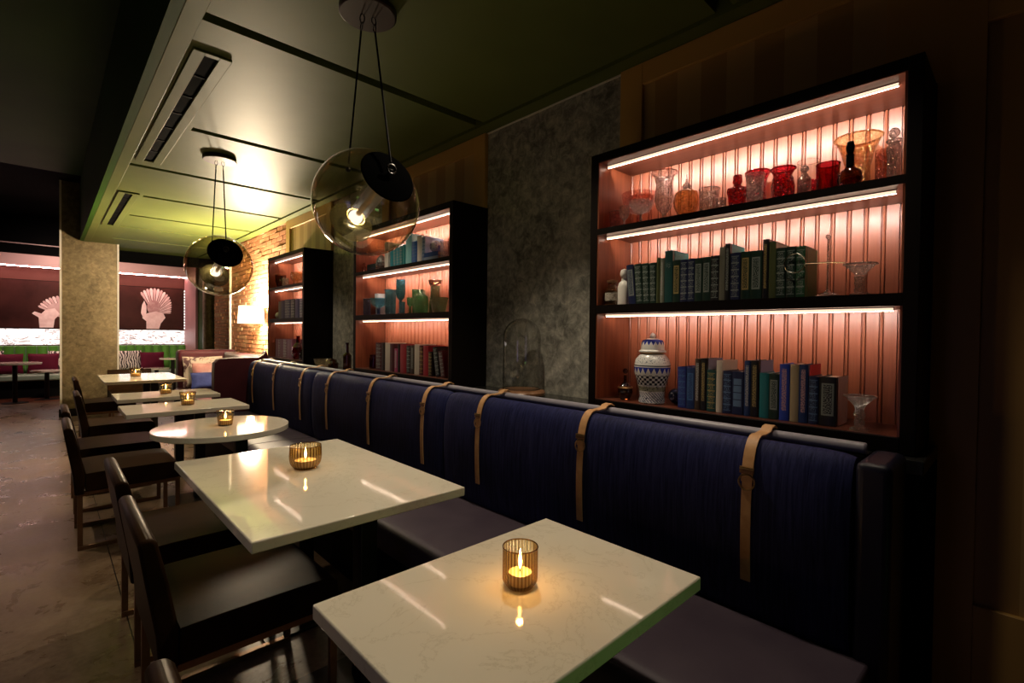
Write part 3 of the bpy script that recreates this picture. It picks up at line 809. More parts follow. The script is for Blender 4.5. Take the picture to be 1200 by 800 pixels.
ornament('tumbler', 'wide dark red tumbler left of the black stoppered flask', 'glass', 1.975, .489, Z3, [('cup', shell([(.030, 0), (.034, .005), (.036, .10)], 10), M['dred_glass']), ('rim', rim(.036, .10), M['red_glass'])], GT)
ornament('flask', 'flat oval dark red flask with black stopper '+nb, 'flask', 1.945, .418, Z3, [('body', G().lathe([(.016, 0), (.030, .004), (.037, .028), (.030, .052), (.014, .066), (.010, .072)], 20, sx=.55, capb=True), M['brown_glass']), ('neck', G().lathe([(.012, .070), (.011, .104), (.013, .107)], 14, capt=True), M['black_satin']), ('stopper', G().lathe([(.005, .106), (.011, .118), (.013, .132), (.009, .150), (.001, .154)], 14), M['black_satin'])], GT)
ornament('vase', 'large flared amber glass vase behind the dark flask', 'vase', 2.09, .426, Z3, [('cup', shell([(.033, 0), (.037, .005), (.038, .10), (.050, .155), (.072, .205)], 28), M['honey_glass']), ('rim', rim(.072, .205, .003), M['honey_glass'])], GT)
ornament('tumbler', 'rose pink cut tumbler right of the large amber vase', 'glass', 2.03, .340, Z3, [('cup', shell([(.020, 0), (.024, .004), (.026, .125)], 10), M['pink_glass'])], GT)
ornament('decanter', 'slim clear decanter with ball stopper at the right end '+nb, 'decanter', 1.955, .303, Z3, [('body', shell([(.014, 0), (.018, .004), (.018, .08), (.021, .10), (.013, .12), (.009, .13)], 10), M['crystal']), ('collar', rim(.019, .125, .003), M['crystal']), ('stopper', G().sphere(.016, (0, 0, .150), 10, 7), M['crystal'])], GT)

# middle shelf of the nearest bookcase
t = ornament('apothecary_bottle', 'small amber apothecary bottle with pale label, left end of the middle shelf', 'bottle', 1.965, 1.374, Z2, [('glass_body', shell([(.03, 0), (.034, .004), (.034, .075), (.022, .092), (.019, .10), (.019, .112)], 20), M['honey_glass']), ('liquid', G().lathe([(.03, .004), (.031, .07)], 20, capb=True, capt=True), M['brown_glass']), ('stopper', G().lathe([(.024, .108), (.026, .113), (.026, .120), (.001, .124)], 16, capb=True), M['walnut']), ('label_paper', G().lathe([(.0348, .022), (.0348, .060)], 20), pm('label_paper', (.5, .45, .36), .7, col2=(.12, .1, .08), nscale=3, stretch=(40, 40, 160), lo=.5, hi=.56))])
t = thing('bookend_figure', 'white ceramic bottle shaped figure at the left of the leaning books', 'figurine', (1.975, 1.314, Z2))
obj('figure_body', G().lathe([(.026, 0), (.029, .004), (.029, .085), (.024, .105), (.013, .115), (.012, .128), (.018, .136), (.020, .150), (.015, .166), (.001, .172)], 20, capb=True), M['white_ceramic'], t)
t = thing('glass_stand', 'slender clear glass stand with round foot, finial and ringed cross arm', 'glass stand', (1.935, .473, Z2))
obj('foot', shell([(.037, 0), (.037, .003), (.012, .012), (.004, .022)], 20), M['crystal'], t)
obj('post', G().lathe([(.0035, .02), (.0035, .195)], 8), M['white_glass'] if 'white_glass' in M else M['crystal'], t)
obj('finial', G().sphere(.009, (0, 0, .203), 12, 8), M['crystal'], t)
gl_metal = pm('polished_silver', (.75, .72, .66), .15, 1)
obj('cross_arm', G().tube([(-.003, .068, .118), (-.003, .0, .115), (-.003, -.050, .110)], .0024, 8), gl_metal, t)
obj('ring', G().tube([(-.003, .102+.034*math.cos(2*PI*i/28), .122+.034*math.sin(2*PI*i/28)) for i in range(28)], .0022, 6, True), gl_metal, t)
def compote(label, x, y, z, r, h, sq):
    return ornament('compote', label, 'glass dish', x, y, z, [
        ('foot', shell([(r*.62, 0), (r*.62, .005), (r*.28, .012)], 20), M['crystal']),
        ('stem', G().lathe([(r*.28, .012), (r*.36, .022), (r*.28, h*.32), (r*.40, h*.42), (r*.28, h*.55), (r*.36, h*.66), (r*.3, h*.70)] if not sq else [(r*.36, .012), (r*.36, h*.22), (r*.32, h*.24), (r*.36, h*.4), (r*.32, h*.42), (r*.38, h*.60)], 12), M['crystal']),
        ('bowl', shell([(r*.3, h*.62), (r*.45, h*.72), (r, h*.95)], 24, .015, 24), M['crystal']),
        ('rim', rim(r, h*.95, .003), gl_metal_thin)], 'clear glass compotes')
gl_metal_thin = M['crystal']
compote('clear glass compote beside the glass stand on the middle shelf', 1.955, .385, Z2, .047, .108, True)
compote('clear glass compote right of the books on the bottom shelf', 1.945, .376, Z1, .045, .118, False)

# bottom shelf of the nearest bookcase
ornament('decanter', 'small copper coloured cut glass bottle with stopper beside the ginger jar', 'decanter', 1.975, 1.300, Z1, [('body', shell([(.018, 0), (.022, .004), (.035, .035), (.034, .055), (.018, .075), (.007, .085), (.007, .115)], 10), M['brown_glass']), ('shoulder_band', rim(.032, .058, .004), M['brass']), ('stopper', G().sphere(.013, (0, 0, .135), 10, 7), M['brown_glass'])])
def jar_mat():
    m, nt, b = new_mat('painted_ginger_jar')
    tc = nt.nodes.new('ShaderNodeTexCoord'); sp = nt.nodes.new('ShaderNodeSeparateXYZ'); nt.links.new(tc.outputs['Object'], sp.inputs[0])
    x, y, z = sp.outputs
    zz = mth(nt, 'DIVIDE', z, .29)
    ang = mth(nt, 'MULTIPLY', mth(nt, 'ARCTAN2', y, x), 1/(2*PI))
    def tri(k): # triangle wave 0..1 around the jar
        return mth(nt, 'MULTIPLY', mth(nt, 'ABSOLUTE', mth(nt, 'SUBTRACT', mth(nt, 'FRACT', mth(nt, 'MULTIPLY', ang, k)), .5)), 2.0)
    W_, B_, K_, T_ = (.72, .71, .68), (.03, .045, .34), (.02, .02, .03), (.36, .36, .24)
    def inband(a, b2): return mth(nt, 'MULTIPLY', mth(nt, 'GREATER_THAN', zz, a), mth(nt, 'LESS_THAN', zz, b2))
    col = W_
    nse = noise(nt, coords(nt, (1, 1, 1)), 160, 3)
    spk = mth(nt, 'GREATER_THAN', nse, .56)
    col = mixc(nt, mth(nt, 'MULTIPLY', spk, inband(.0, .12)), col, K_)
    col = mixc(nt, mth(nt, 'MULTIPLY', mth(nt, 'GREATER_THAN', mth(nt, 'FRACT', mth(nt, 'ADD', mth(nt, 'MULTIPLY', ang, 26), mth(nt, 'MULTIPLY', zz, 22))), .6), inband(.02, .17)), col, (.10, .12, .22))
    chk = mth(nt, 'GREATER_THAN', mth(nt, 'MULTIPLY', mth(nt, 'SUBTRACT', mth(nt, 'FRACT', mth(nt, 'MULTIPLY', ang, 18)), .5), mth(nt, 'SUBTRACT', mth(nt, 'FRACT', mth(nt, 'MULTIPLY', zz, 14)), .5)), 0)
    col = mixc(nt, mth(nt, 'MULTIPLY', chk, inband(.28, .44)), col, K_)
    col = mixc(nt, inband(.19, .26), col, T_)
    col = mixc(nt, mth(nt, 'MULTIPLY', spk, inband(.18, .27)), col, K_)
    bb = mth(nt, 'MULTIPLY', inband(.46, .56), mth(nt, 'GREATER_THAN', mth(nt, 'SUBTRACT', zz, .46), mth(nt, 'MULTIPLY', tri(20), .09)))
    col = mixc(nt, bb, col, B_)
    col = mixc(nt, inband(.575, .59), col, K_)
    col = mixc(nt, mth(nt, 'MULTIPLY', spk, inband(.62, .74)), col, (.25, .27, .30))
    col = mixc(nt, inband(.755, .765), col, (.1, .1, .14))
    bl = mth(nt, 'MULTIPLY', inband(.895, .985), mth(nt, 'GREATER_THAN', mth(nt, 'SUBTRACT', zz, .895), mth(nt, 'MULTIPLY', tri(16), .06)))
    col = mixc(nt, bl, col, B_)
    nt.links.new(col, b.inputs['Base Color']); b.inputs['Roughness'].default_value = .25
    return m
jm = jar_mat()
t = thing('ginger_jar', 'large blue and white painted ginger jar with domed lid', 'jar', (1.985, 1.165, Z1))
obj('jar_body', G().lathe([(.055, 0), (.058, .004), (.054, .03), (.056, .06), (.068, .10), (.079, .14), (.080, .165), (.074, .195), (.058, .215), (.050, .222)], 40, capb=True), jm, t)
obj('neck', G().lathe([(.050, .222), (.052, .229)], 32), M['brass'], t)
obj('lid', G().lathe([(.060, .229), (.060, .234), (.052, .240), (.050, .268), (.044, .282), (.020, .290), (.008, .292)], 40, capb=True), jm, t)
obj('finial', G().lathe([(.006, .290), (.012, .296), (.013, .304), (.007, .312), (.001, .316)], 16), M['white_ceramic'], t)
t = thing('ornament_ball', 'navy and white glass ball left of the bottom row of blue books', 'ornament', (2.03, 1.068, Z1+.036))
obj('ball', G().sphere(.036, (0, 0, 0), 24, 14), pm('swirled_glass', (.012, .014, .05), .12, col2=(.6, .6, .65), nscale=26, lo=.58, hi=.62, dist=1.5), t)

# middle bookcase, top shelf
mt = '(top shelf, middle bookcase)'
ornament('figurine', 'tiny pink glass figure at the left end '+mt, 'figurine', 1.96, 3.90, Z3, [('figure_body', G().lathe([(.018, 0), (.02, .003), (.016, .03), (.022, .045), (.010, .06), (.014, .075), (.001, .088)], 14, capb=True), M['pink_glass'])])
for k, (c, zz) in enumerate((('navy', 0), ('dkteal', .032))):
    t = thing('book', 'dark %s book lying flat, %s of the pair at the left %s' % (('navy', 'lower')[0] if k == 0 else 'teal', 'lower' if k == 0 else 'upper', mt), 'book', (1.96, 3.775, Z3+zz), group='flat stacked books in the middle bookcase')
    obj('cover', G().box(0, .12, -.07, .07, 0, .003).box(0, .12, -.07, .07, .028, .031).box(0, .003, -.07, .07, .003, .028), bmat(c, 'none', 'plain'), t)
    obj('pages', G().box(.0032, .116, -.066, .066, .0032, .0278), M['paper'], t)
g = G().sphere(1, (0, 0, 0), 9, 6)
rg = random.Random(3); g.v = [(x*.04*rg.uniform(.7, 1.15), y*.045*rg.uniform(.7, 1.15), .062+z*.062*rg.uniform(.85, 1.1)) for x, y, z in g.v]
mz = min(v[2] for v in g.v); g.v = [(x, y, z-mz) for x, y, z in g.v]
tag(obj('quartz_rock', g, pm('grey_crystal', (.35, .34, .32), .25, col2=(.08, .08, .08), nscale=50), loc=(1.98, 3.642, Z3), smooth=10), 'rough grey crystal rock left of the white book '+mt, 'rock')
for k, (c, zz, n_) in enumerate((('ltblue', 0, 'lower light blue'), ('blue', .031, 'upper blue'))):
    t = thing('book', n_+' book lying flat under the swirled ball '+mt, 'book', (1.945, 2.878, Z3+zz), group='flat books under the ball in the middle bookcase')
    obj('cover', G().box(0, .12, -.085, .085, 0, .003).box(0, .12, -.085, .085, .027, .030).box(0, .003, -.085, .085, .003, .027), bmat(c, 'none', 'plain'), t)
    obj('pages', G().box(.0032, .116, -.081, .081, .0032, .0268), M['paper'], t)
tag(obj('ornament_ball', G().sphere(.042, (0, 0, 0), 20, 12), pm('white_blue_swirl', (.65, .66, .7), .15, col2=(.05, .08, .3), nscale=22, lo=.52, hi=.6, dist=1.2), loc=(1.99, 2.885, Z3+.062+.042)), 'white and blue swirled glass ball on flat books '+mt, 'ornament')
make_book(2.84, .03, .17, 'dkbrown', 'none', 'plain', 'dark brown book standing behind the swirled ball '+mt, None, Z3, x=2.075, depth=.10)
ornament('tumbler', 'clear cut tumbler just right of the swirled ball '+mt, 'glass', 1.965, 2.745, Z3, [('cup', shell([(.02, 0), (.024, .004), (.030, .12)], 10), M['crystal']), ('rim', rim(.030, .12), M['crystal'])], 'clear tumblers in the middle bookcase')
ornament('tumbler', 'clear pinkish tumbler at the right end '+mt, 'glass', 1.97, 2.665, Z3, [('cup', shell([(.02, 0), (.024, .004), (.031, .125)], 10), M['pink_glass']), ('rim', rim(.031, .125), M['crystal'])], 'clear tumblers in the middle bookcase')

# middle bookcase, middle shelf
GM = 'blue and green glassware in the middle bookcase'
ornament('tumbler', 'lavender cut tumbler at the left end of the blue glassware', 'glass', 1.97, 3.865, Z2, [('cup', shell([(.028, 0), (.032, .004), (.033, .14)], 10), M['lav_glass']), ('rim', rim(.033, .14), M['lav_glass'])], GM)
ornament('bowl', 'wide blue glass coupe right of the lavender tumbler', 'bowl', 1.99, 3.70, Z2, [('foot', shell([(.045, 0), (.045, .004), (.014, .014), (.012, .06)], 16), M['lav_glass']), ('bowl_cup', shell([(.012, .06), (.05, .08), (.068, .11), (.071, .14)], 20), M['blue_glass'])], GM)
ornament('vase', 'frosted white vase behind the wide blue coupe', 'vase', 2.10, 3.87, Z2, [('cup', shell([(.035, 0), (.038, .004), (.05, .19)], 16), pm('frosted_white_glass', (.75, .78, .78), .4)), ('rim', rim(.05, .19), M['clear'])], GM)
ornament('vase', 'square shouldered textured blue glass vase', 'vase', 1.985, 3.50, Z2, [('cup', shell([(.036, 0), (.042, .004), (.048, .19), (.05, .195)], 8), M['blue_glass']), ('rim', rim(.05, .195, .003), M['blue_glass'])], GM)
ornament('goblet', 'tall slim teal glass goblet rising above the blue row', 'glass', 2.01, 3.385, Z2, [('foot', shell([(.036, 0), (.036, .004), (.012, .014), (.011, .11)], 16), M['teal_glass']), ('cup', shell([(.011, .11), (.03, .13), (.038, .17), (.036, .27)], 16), M['teal_glass']), ('rim', rim(.036, .27), M['blue_glass'])], GM)
ornament('tumbler', 'small teal glass in front of the tall teal goblet', 'glass', 1.945, 3.255, Z2, [('cup', shell([(.018, 0), (.02, .004), (.024, .09)], 12), M['blue_glass'])], GM)
ornament('goblet', 'small dark green goblet left of the jade candy jar', 'glass', 1.965, 3.175, Z2, [('foot', shell([(.022, 0), (.022, .004), (.007, .01), (.007, .05)], 14), M['green_glass']), ('cup', shell([(.007, .05), (.022, .07), (.026, .12)], 14), M['green_glass'])], GM)
ornament('vase', 'square green glass vase behind the jade candy jar', 'vase', 2.10, 3.27, Z2, [('cup', shell([(.05, 0), (.055, .005), (.06, .19)], 4), M['green_glass']), ('rim', rim(.06, .19, .003, 4), M['green_glass'])], GM)
ornament('candy_jar', 'pale jade glass candy jar with domed lid', 'jar', 1.985, 3.055, Z2, [('body', shell([(.042, 0), (.048, .004), (.056, .05), (.054, .10), (.05, .105)], 12), M['jade_glass']), ('lid', G().lathe([(.054, .105), (.05, .125), (.025, .145), (.012, .15), (.014, .165), (.001, .172)], 12), M['jade_glass'])], GM)
ornament('bowl', 'olive cut glass bowl at the front right of the glassware', 'bowl', 1.965, 2.80, Z2, [('bowl_cup', shell([(.04, 0), (.045, .005), (.055, .05), (.066, .10)], 12, .03, 12), M['olive_glass']), ('rim', rim(.066, .10, .003), M['olive_glass'])], GM)
ornament('vase', 'tall olive cut glass vase with dark flared top', 'vase', 2.055, 2.98, Z2, [('cup', shell([(.04, 0), (.044, .005), (.042, .08), (.034, .14), (.036, .20)], 12), M['olive_glass']), ('flared_top', G().lathe([(.036, .20), (.045, .215), (.05, .24)], 12), M['brown_glass']), ('rim', rim(.05, .24, .003), M['olive_glass'])], GM)
ornament('tumbler', 'clear tumbler at the right end of the green glassware', 'glass', 2.075, 2.73, Z2, [('cup', shell([(.028, 0), (.032, .004), (.036, .16)], 10), M['crystal']), ('rim', rim(.036, .16), M['crystal'])], GM)
ornament('jar', 'dark red glass jar at the left end of the bottom shelf, middle bookcase', 'jar', 1.99, 3.77, Z1, [('cup', shell([(.034, 0), (.04, .004), (.04, .09), (.032, .10)], 16), M['dred_glass']), ('lid', G().lathe([(.036, .10), (.036, .115), (.001, .122)], 16), M['dred_glass'])])

# furthest bookcase
ornament('bowl', 'brown glass bowl at the left on the top shelf of the furthest bookcase', 'bowl', 1.985, 6.03, Z3, [('bowl_cup', shell([(.03, 0), (.035, .004), (.06, .08), (.062, .15)], 12), M['brown_glass']), ('rim', rim(.062, .15, .003), M['honey_glass'])])
ornament('tumbler', 'clear glass between brown and amber bowls in the furthest bookcase', 'glass', 1.97, 5.82, Z3, [('cup', shell([(.03, 0), (.034, .004), (.036, .10)], 10), M['crystal'])])
ornament('goblet', 'slim amber goblet behind the clear glass in the furthest bookcase', 'glass', 2.07, 5.85, Z3, [('foot', shell([(.03, 0), (.03, .004), (.008, .012), (.008, .07)], 14), M['honey_glass']), ('cup', shell([(.008, .07), (.035, .10), (.04, .16)], 14), M['honey_glass'])])
ornament('bowl', 'amber glass fruit bowl at the right on the top shelf of the furthest bookcase', 'bowl', 1.985, 5.50, Z3, [('foot', shell([(.035, 0), (.035, .004), (.012, .012), (.012, .04)], 14), M['honey_glass']), ('bowl_cup', shell([(.012, .04), (.05, .06), (.07, .14)], 14), M['honey_glass'])])
tag(obj('ornament_ball', G().sphere(.04, (0, 0, 0), 16, 10), M['white_ceramic'], loc=(1.97, 6.04, Z2+.04)), 'white ball left of the dark books in the furthest bookcase', 'ornament')
ornament('decanter', 'dark red long necked decanter before the mauve books', 'decanter', 1.975, 5.44, Z1, [('body', shell([(.045, 0), (.05, .005), (.072, .07), (.06, .13), (.022, .18), (.018, .25)], 16), M['dred_glass']), ('rim', rim(.02, .25, .004), M['dred_glass'])])
ornament('jar', 'small copper red jar at the right end of the lowest shelf, furthest bookcase', 'jar', 1.96, 5.27, Z1, [('body', shell([(.03, 0), (.034, .004), (.04, .05), (.025, .085)], 14), M['brown_glass']), ('lid', G().sphere(.022, (0, 0, .095), 12, 8), M['brown_glass'])])

# on the ledge
t = thing('glass_cloche', 'tall glass cloche on a round wooden base between two bookcases', 'cloche', (2.035, 2.055, 1.0))
obj('wooden_base', G().lathe([(.135, 0), (.142, .006), (.142, .018), (.132, .030), (.118, .034)], 40, capb=True, capt=True), M['walnut'], t)
obj('dome', G().lathe([(.110, .0345)]+[(.112, .04), (.112, .34)]+[(max(.112*math.cos(a*PI/20), .002), .34+.112*math.sin(a*PI/20)) for a in range(1, 11)], 48), M['cloche'], t)
obj('dome_foot', rim(.112, .039, .004, 48), M['cloche'], t)
ornament('bowl', 'amber cut glass bowl on the dark ledge between the two further bookcases', 'bowl', 2.0, 4.82, 1.0, [('bowl_cup', shell([(.05, 0), (.055, .005), (.085, .05), (.095, .09)], 16, .03, 16), M['honey_glass'])])
ornament('bottle', 'dark brown bottle on the ledge beside the amber bowl', 'bottle', 2.03, 4.36, 1.0, [('body', G().lathe([(.035, 0), (.038, .005), (.038, .14), (.014, .17), (.012, .24), (.016, .245), (.016, .26)], 16, capb=True, capt=True), M['brown_glass'])])
ornament('jar', 'squat dark glass jar on the ledge near the dark bottle', 'jar', 1.98, 4.55, 1.0, [('body', G().lathe([(.04, 0), (.045, .005), (.05, .06), (.03, .08)], 16, capb=True), M['brown_glass']), ('lid', G().lathe([(.034, .08), (.03, .095), (.001, .105)], 16), M['brown_glass'])])

# ------------------------------------------------------------------ blue banquette
bq = thing('banquette', 'long navy banquette with stitched back sections under the bookcases', 'banquette', (0, 0, 0))
def smoothpts(P, n=6):
    out = []
    for i in range(len(P)-1):
        p0 = P[max(i-1, 0)]; p1 = P[i]; p2 = P[i+1]; p3 = P[min(i+2, len(P)-1)]
        for k in range(n):
            t_ = k/n
            out.append(tuple(.5*((2*p1[j])+(-p0[j]+p2[j])*t_+(2*p0[j]-5*p1[j]+4*p2[j]-p3[j])*t_*t_+(-p0[j]+3*p1[j]-3*p2[j]+p3[j])*t_**3) for j in range(len(p1))))
    out.append(P[-1]); return out
BP = [(1.640, .44), (1.618, .52), (1.607, .64), (1.603, .78), (1.610, .90), (1.626, .975), (1.650, 1.015), (1.682, 1.028), (1.722, 1.016), (1.752, .985), (1.765, .94), (1.766, .44)]
BPS = smoothpts(BP, 5)
def back_section(y0, y1):
    g = G(); n = len(BPS); ys = [y0, y0+.004, y0+.014, y0+.035, y0+.08]
    m = 14
    ys += [y0+.08+(y1-y0-.16)*k/m for k in range(1, m)]+[y1-.08, y1-.035, y1-.014, y1-.004, y1]
    cx, cz = 1.70, .75
    for y in ys:
        e = min(y-y0, y1-y); sh = 1-.13*max(0, 1-e/.08)**2.4
        wv = .0025*math.sin(y*9)+.0015*math.sin(y*23)
        for (x, z) in BPS:
            g.v.append((cx+(x-cx)*sh+wv*(1 if x < 1.70 else 0), y, cz+(z-cz)*(1-.045*max(0, 1-e/.08)**2.4)))
    for j in range(len(ys)-1):
        for i in range(n):
            k = (i+1) % n
            g.f.append((j*n+i, j*n+k, (j+1)*n+k, (j+1)*n+i))
    g.f.append(tuple(range(n-1, -1, -1))); g.f.append(tuple(range((len(ys)-1)*n, len(ys)*n)))
    return g
SECT = [(.33, 2.255), (2.262, 4.14), (4.147, 5.95)]
for a, b_ in SECT: obj('back_cushion', back_section(a, b_), M['velvet'], bq, smooth=60)
def seat_cushion(y0, y1):
    pr = [(1.13, .34), (1.115, .40), (1.12, .445), (1.145, .468), (1.20, .475), (1.40, .476), (1.58, .468), (1.64, .455), (1.64, .34)]
    return G().prism(smoothpts(pr, 4)[::-1], y0, y1)
for a, b_ in SECT: obj('seat_cushion', seat_cushion(a-.05 if a < 1 else a, b_), M['seat_purple'], bq, smooth=60, bevel=.008)
obj('plinth', G().box(1.20, 1.77, .28, 5.95, .0, .34), M['black_satin'], bq)
# grey leather roll behind the cushions, with its rounded end
g = G().prism([(1.790+.018*math.cos(a*PI/10), 1.026+.018*math.sin(a*PI/10)) for a in range(20)], .325, 6.0)
obj('top_roll', g, M['grey_leather'], bq, bevel=.006)
obj('roll_backing', G().box(1.768, 1.858, .325, 6.0, .40, 1.007), M['black_satin'], bq)
obj('end_panel', G().box(1.622, 1.858, .238, .322, 0, 1.018), pm('navy_end_leather', (.006, .006, .018), .42, spec=.4, bstr=.1, bscale=120, bdist=.001), bq, bevel=.02, smooth=50, seg=3)

# leather straps
sp_path = [p for p in BPS if True]
def strap(y, label):
    t = thing('leather_strap', label, 'strap', (0, y, 0), group='tan leather straps over the banquette back')
    i0 = [i for i, p in enumerate(BPS) if p[1] > .585][0]
    pts = BPS[i0:]
    pts = [p for p in pts if not (p[0] > 1.70 and p[1] < 1.024)]
    pts = pts+[(1.755, 1.030), (1.775, 1.043), (1.793, 1.046), (1.812, 1.036)]
    def path(pp, off):
        out = []
        for i, p in enumerate(pp):
            a = Vector((pp[max(i-1, 0)][0], 0, pp[max(i-1, 0)][1])); b2 = Vector((pp[min(i+1, len(pp)-1)][0], 0, pp[min(i+1, len(pp)-1)][1]))
            d = (b2-a).normalized(); nrm = Vector((-d.z, 0, d.x))
            out.append((Vector((p[0], 0, p[1]))+nrm*off, nrm))
        return out
    k = [i for i, p in enumerate(pts) if p[1] > .895][0]
    low = path(pts[:k+1], .007); up = path(pts[k:], .010)
    obj('lower_strap', G().strip(low, (0, 1, 0), .030, .003), M['tan_leather'], t, smooth=30)
    obj('upper_strap', G().strip(up, (0, 1, 0), .034, .004), M['tan_leather'], t, smooth=30)
    p, nn = low[-1]
    c = p+nn*.006
    zz = Vector((0, 0, 1)); ring = []
    tdir = Vector((-nn.z, 0, nn.x))*-1
    for i in range(24):
        a = 2*PI*i/24; ring.append(c+Vector((0, 1, 0))*.024*math.cos(a)+tdir*.024*math.sin(a))
    obj('ring', G().tube(ring, .003, 6, True), M['brass'], t)
    # keeper loop and buckle just above the ring
    q, n2 = up[min(2, len(up)-1)]
    d2 = Vector((n2.z, 0, -n2.x))
    g = G()
    cc = q+n2*.006
    g.strip([(cc-d2*.011, n2), (cc+d2*.011, n2)], (0, 1, 0), .044, .004)
    obj('keeper', g, M['tan_leather_dark'], t, bevel=.002)
    g = G().tube([cc+n2*.005+Vector((0, .021, 0))*sy+d2*sz for sy, sz in ((-1, .004), (1, .004), (1, .009), (-1, .009))], .002, 6, True)
    obj('buckle', g, M['brass'], t)
sl = ['nearest tan leather strap, at the right end of the banquette back', 'second tan leather strap from the near end of the banquette', 'third tan strap, last one on the nearest back section',
      'fourth tan strap, first one beyond the nearest back seam', 'fifth tan strap, at the middle of the second back section', 'sixth tan strap, before the second back seam',
      'seventh tan strap, first one on the furthest back section', 'eighth tan strap, at the middle of the furthest back section', 'ninth tan strap, furthest away beside the maroon booth']
for y, l in zip((.60, 1.265, 1.93, 2.44, 3.11, 3.80, 4.36, 5.05, 5.72), sl): strap(y, l)

# ------------------------------------------------------------------ tables
TH = .76
def table(label, x0, x1, y0, y1, group, round_=False):
    cx, cy = (x0+x1)/2, (y0+y1)/2
    t = thing('dining_table', label, 'table', (cx, cy, 0), group=group)
    if round_:
        r = (x1-x0)/2
        obj('tabletop', G().cyl(r, TH-.035, TH, n=72), M['quartz'], t, bevel=.004)
    else:
        obj('tabletop', G().box(x0-cx, x1-cx, y0-cy, y1-cy, TH-.035, TH), M['quartz'], t, bevel=.004)
    obj('underplate', G().box(-.18, .18, -.18, .18, TH-.047, TH-.0355), M['dark_metal'], t)
    L = y1-y0
    for yy in ((-L*.27, L*.27) if L > 1 else (0,)):
        if L > 1: pass
        obj('column', G().box(-.035+.1, .035+.1, yy-.035, yy+.035, .012, TH-.0475), M['dark_metal'], t, bevel=.004)
        obj('base_plate', G().box(-.12, .30, yy-.16, yy+.16, 0, .012), M['dark_metal'], t, bevel=.003)
    return t
TG = 'cream quartz tables along the banquette'
TABLES = [('nearest square cream quartz table, at the bottom of the photo', .422, 1.182, .548, 1.072), ('long cream quartz table, second from the camera', .418, 1.182, 1.500, 2.655),
          ('round cream quartz table, third from the camera', .43, 1.182, 3.11, 3.862), ('narrow cream table just beyond the round table', .40, 1.19, 4.33, 4.88),
          ('cream table second beyond the round table', .43, 1.20, 5.29, 5.84), ('furthest cream table, in front of the bronze pillar', .47, 1.25, 7.14, 8.35)]
for i, (l, a, b_, c, d) in enumerate(TABLES): table(l, a, b_, c, d, TG, i == 2)

# candles in ribbed amber votives
def candle(label, x, y, r, h, kind, lit=.22):
    t = thing('candle_votive', label, 'candle', (x, y, TH), group='amber glass candle votives on the tables')
    if kind == 'cyl': pr = [(r*.72, 0), (r*.80, .004), (r*.98, .016), (r, .028), (r, h)]
    elif kind == 'bowl': pr = [(r*.62, 0), (r*.70, .004), (r*.92, .022), (r, .05), (r*.985, h*.75), (r*.96, h)]
    else: pr = [(r*.74, 0), (r*.78, .004), (r*.86, h*.4), (r, h)]
    obj('glass_holder', G().lathe(smoothpts(pr, 3), 120, rib=.022, ribn=30, capb=True), M['amber'], t, smooth=60)
    obj('glass_rim', rim(r*(.96 if kind == 'bowl' else 1), h, .0016, 40), M['amber_rim'], t)
    ir = r*.66
    obj('wax', G().lathe([(ir*.9, .006), (ir, .010), (ir, h*.36), (ir*.85, h*.37)], 24, capb=True, capt=True), M['wax'], t)
    obj('wick', G().cyl(.001, h*.37, h*.37+.010, n=6), M['black'], t)
    fz = h*.37+.006
    obj('flame', G().lathe([(.0006, fz), (.0045, fz+.009), (.0055, fz+.018), (.0036, fz+.032), (.0005, fz+.047)], 12), M['flame'], t)
    l = bpy.data.lights.new('candle_light', 'POINT'); l.energy = lit; l.color = (1.0, .62, .27); l.shadow_soft_size = .008
    lo = bpy.data.objects.new('candle_light', l); COL.objects.link(lo); lo.parent = t; lo.location = (0, 0, fz+.045)
M['amber_rim'] = thin_glass('amber_rim', (.75, .50, .22), (.25, .12, .03), 2.5, .03)
candle('tall ribbed amber candle glass on the nearest table', .816, .821, .0415, .095, 'cyl', .9)
candle('wide ribbed amber candle bowl on the long table', .823, 2.174, .066, .100, 'bowl', .3)
candle('tapered amber candle glass on the round table', .818, 3.486, .050, .092, 'cone', .4)
candle('amber candle glass on the narrow table beyond the round one', .819, 4.632, .056, .10, 'cone', .3)
candle('amber candle glass on the second table beyond the round one', .81, 5.568, .056, .10, 'cone', .3)
candle('amber candle glass on the furthest table', .818, 7.80, .066, .11, 'cone', .4)

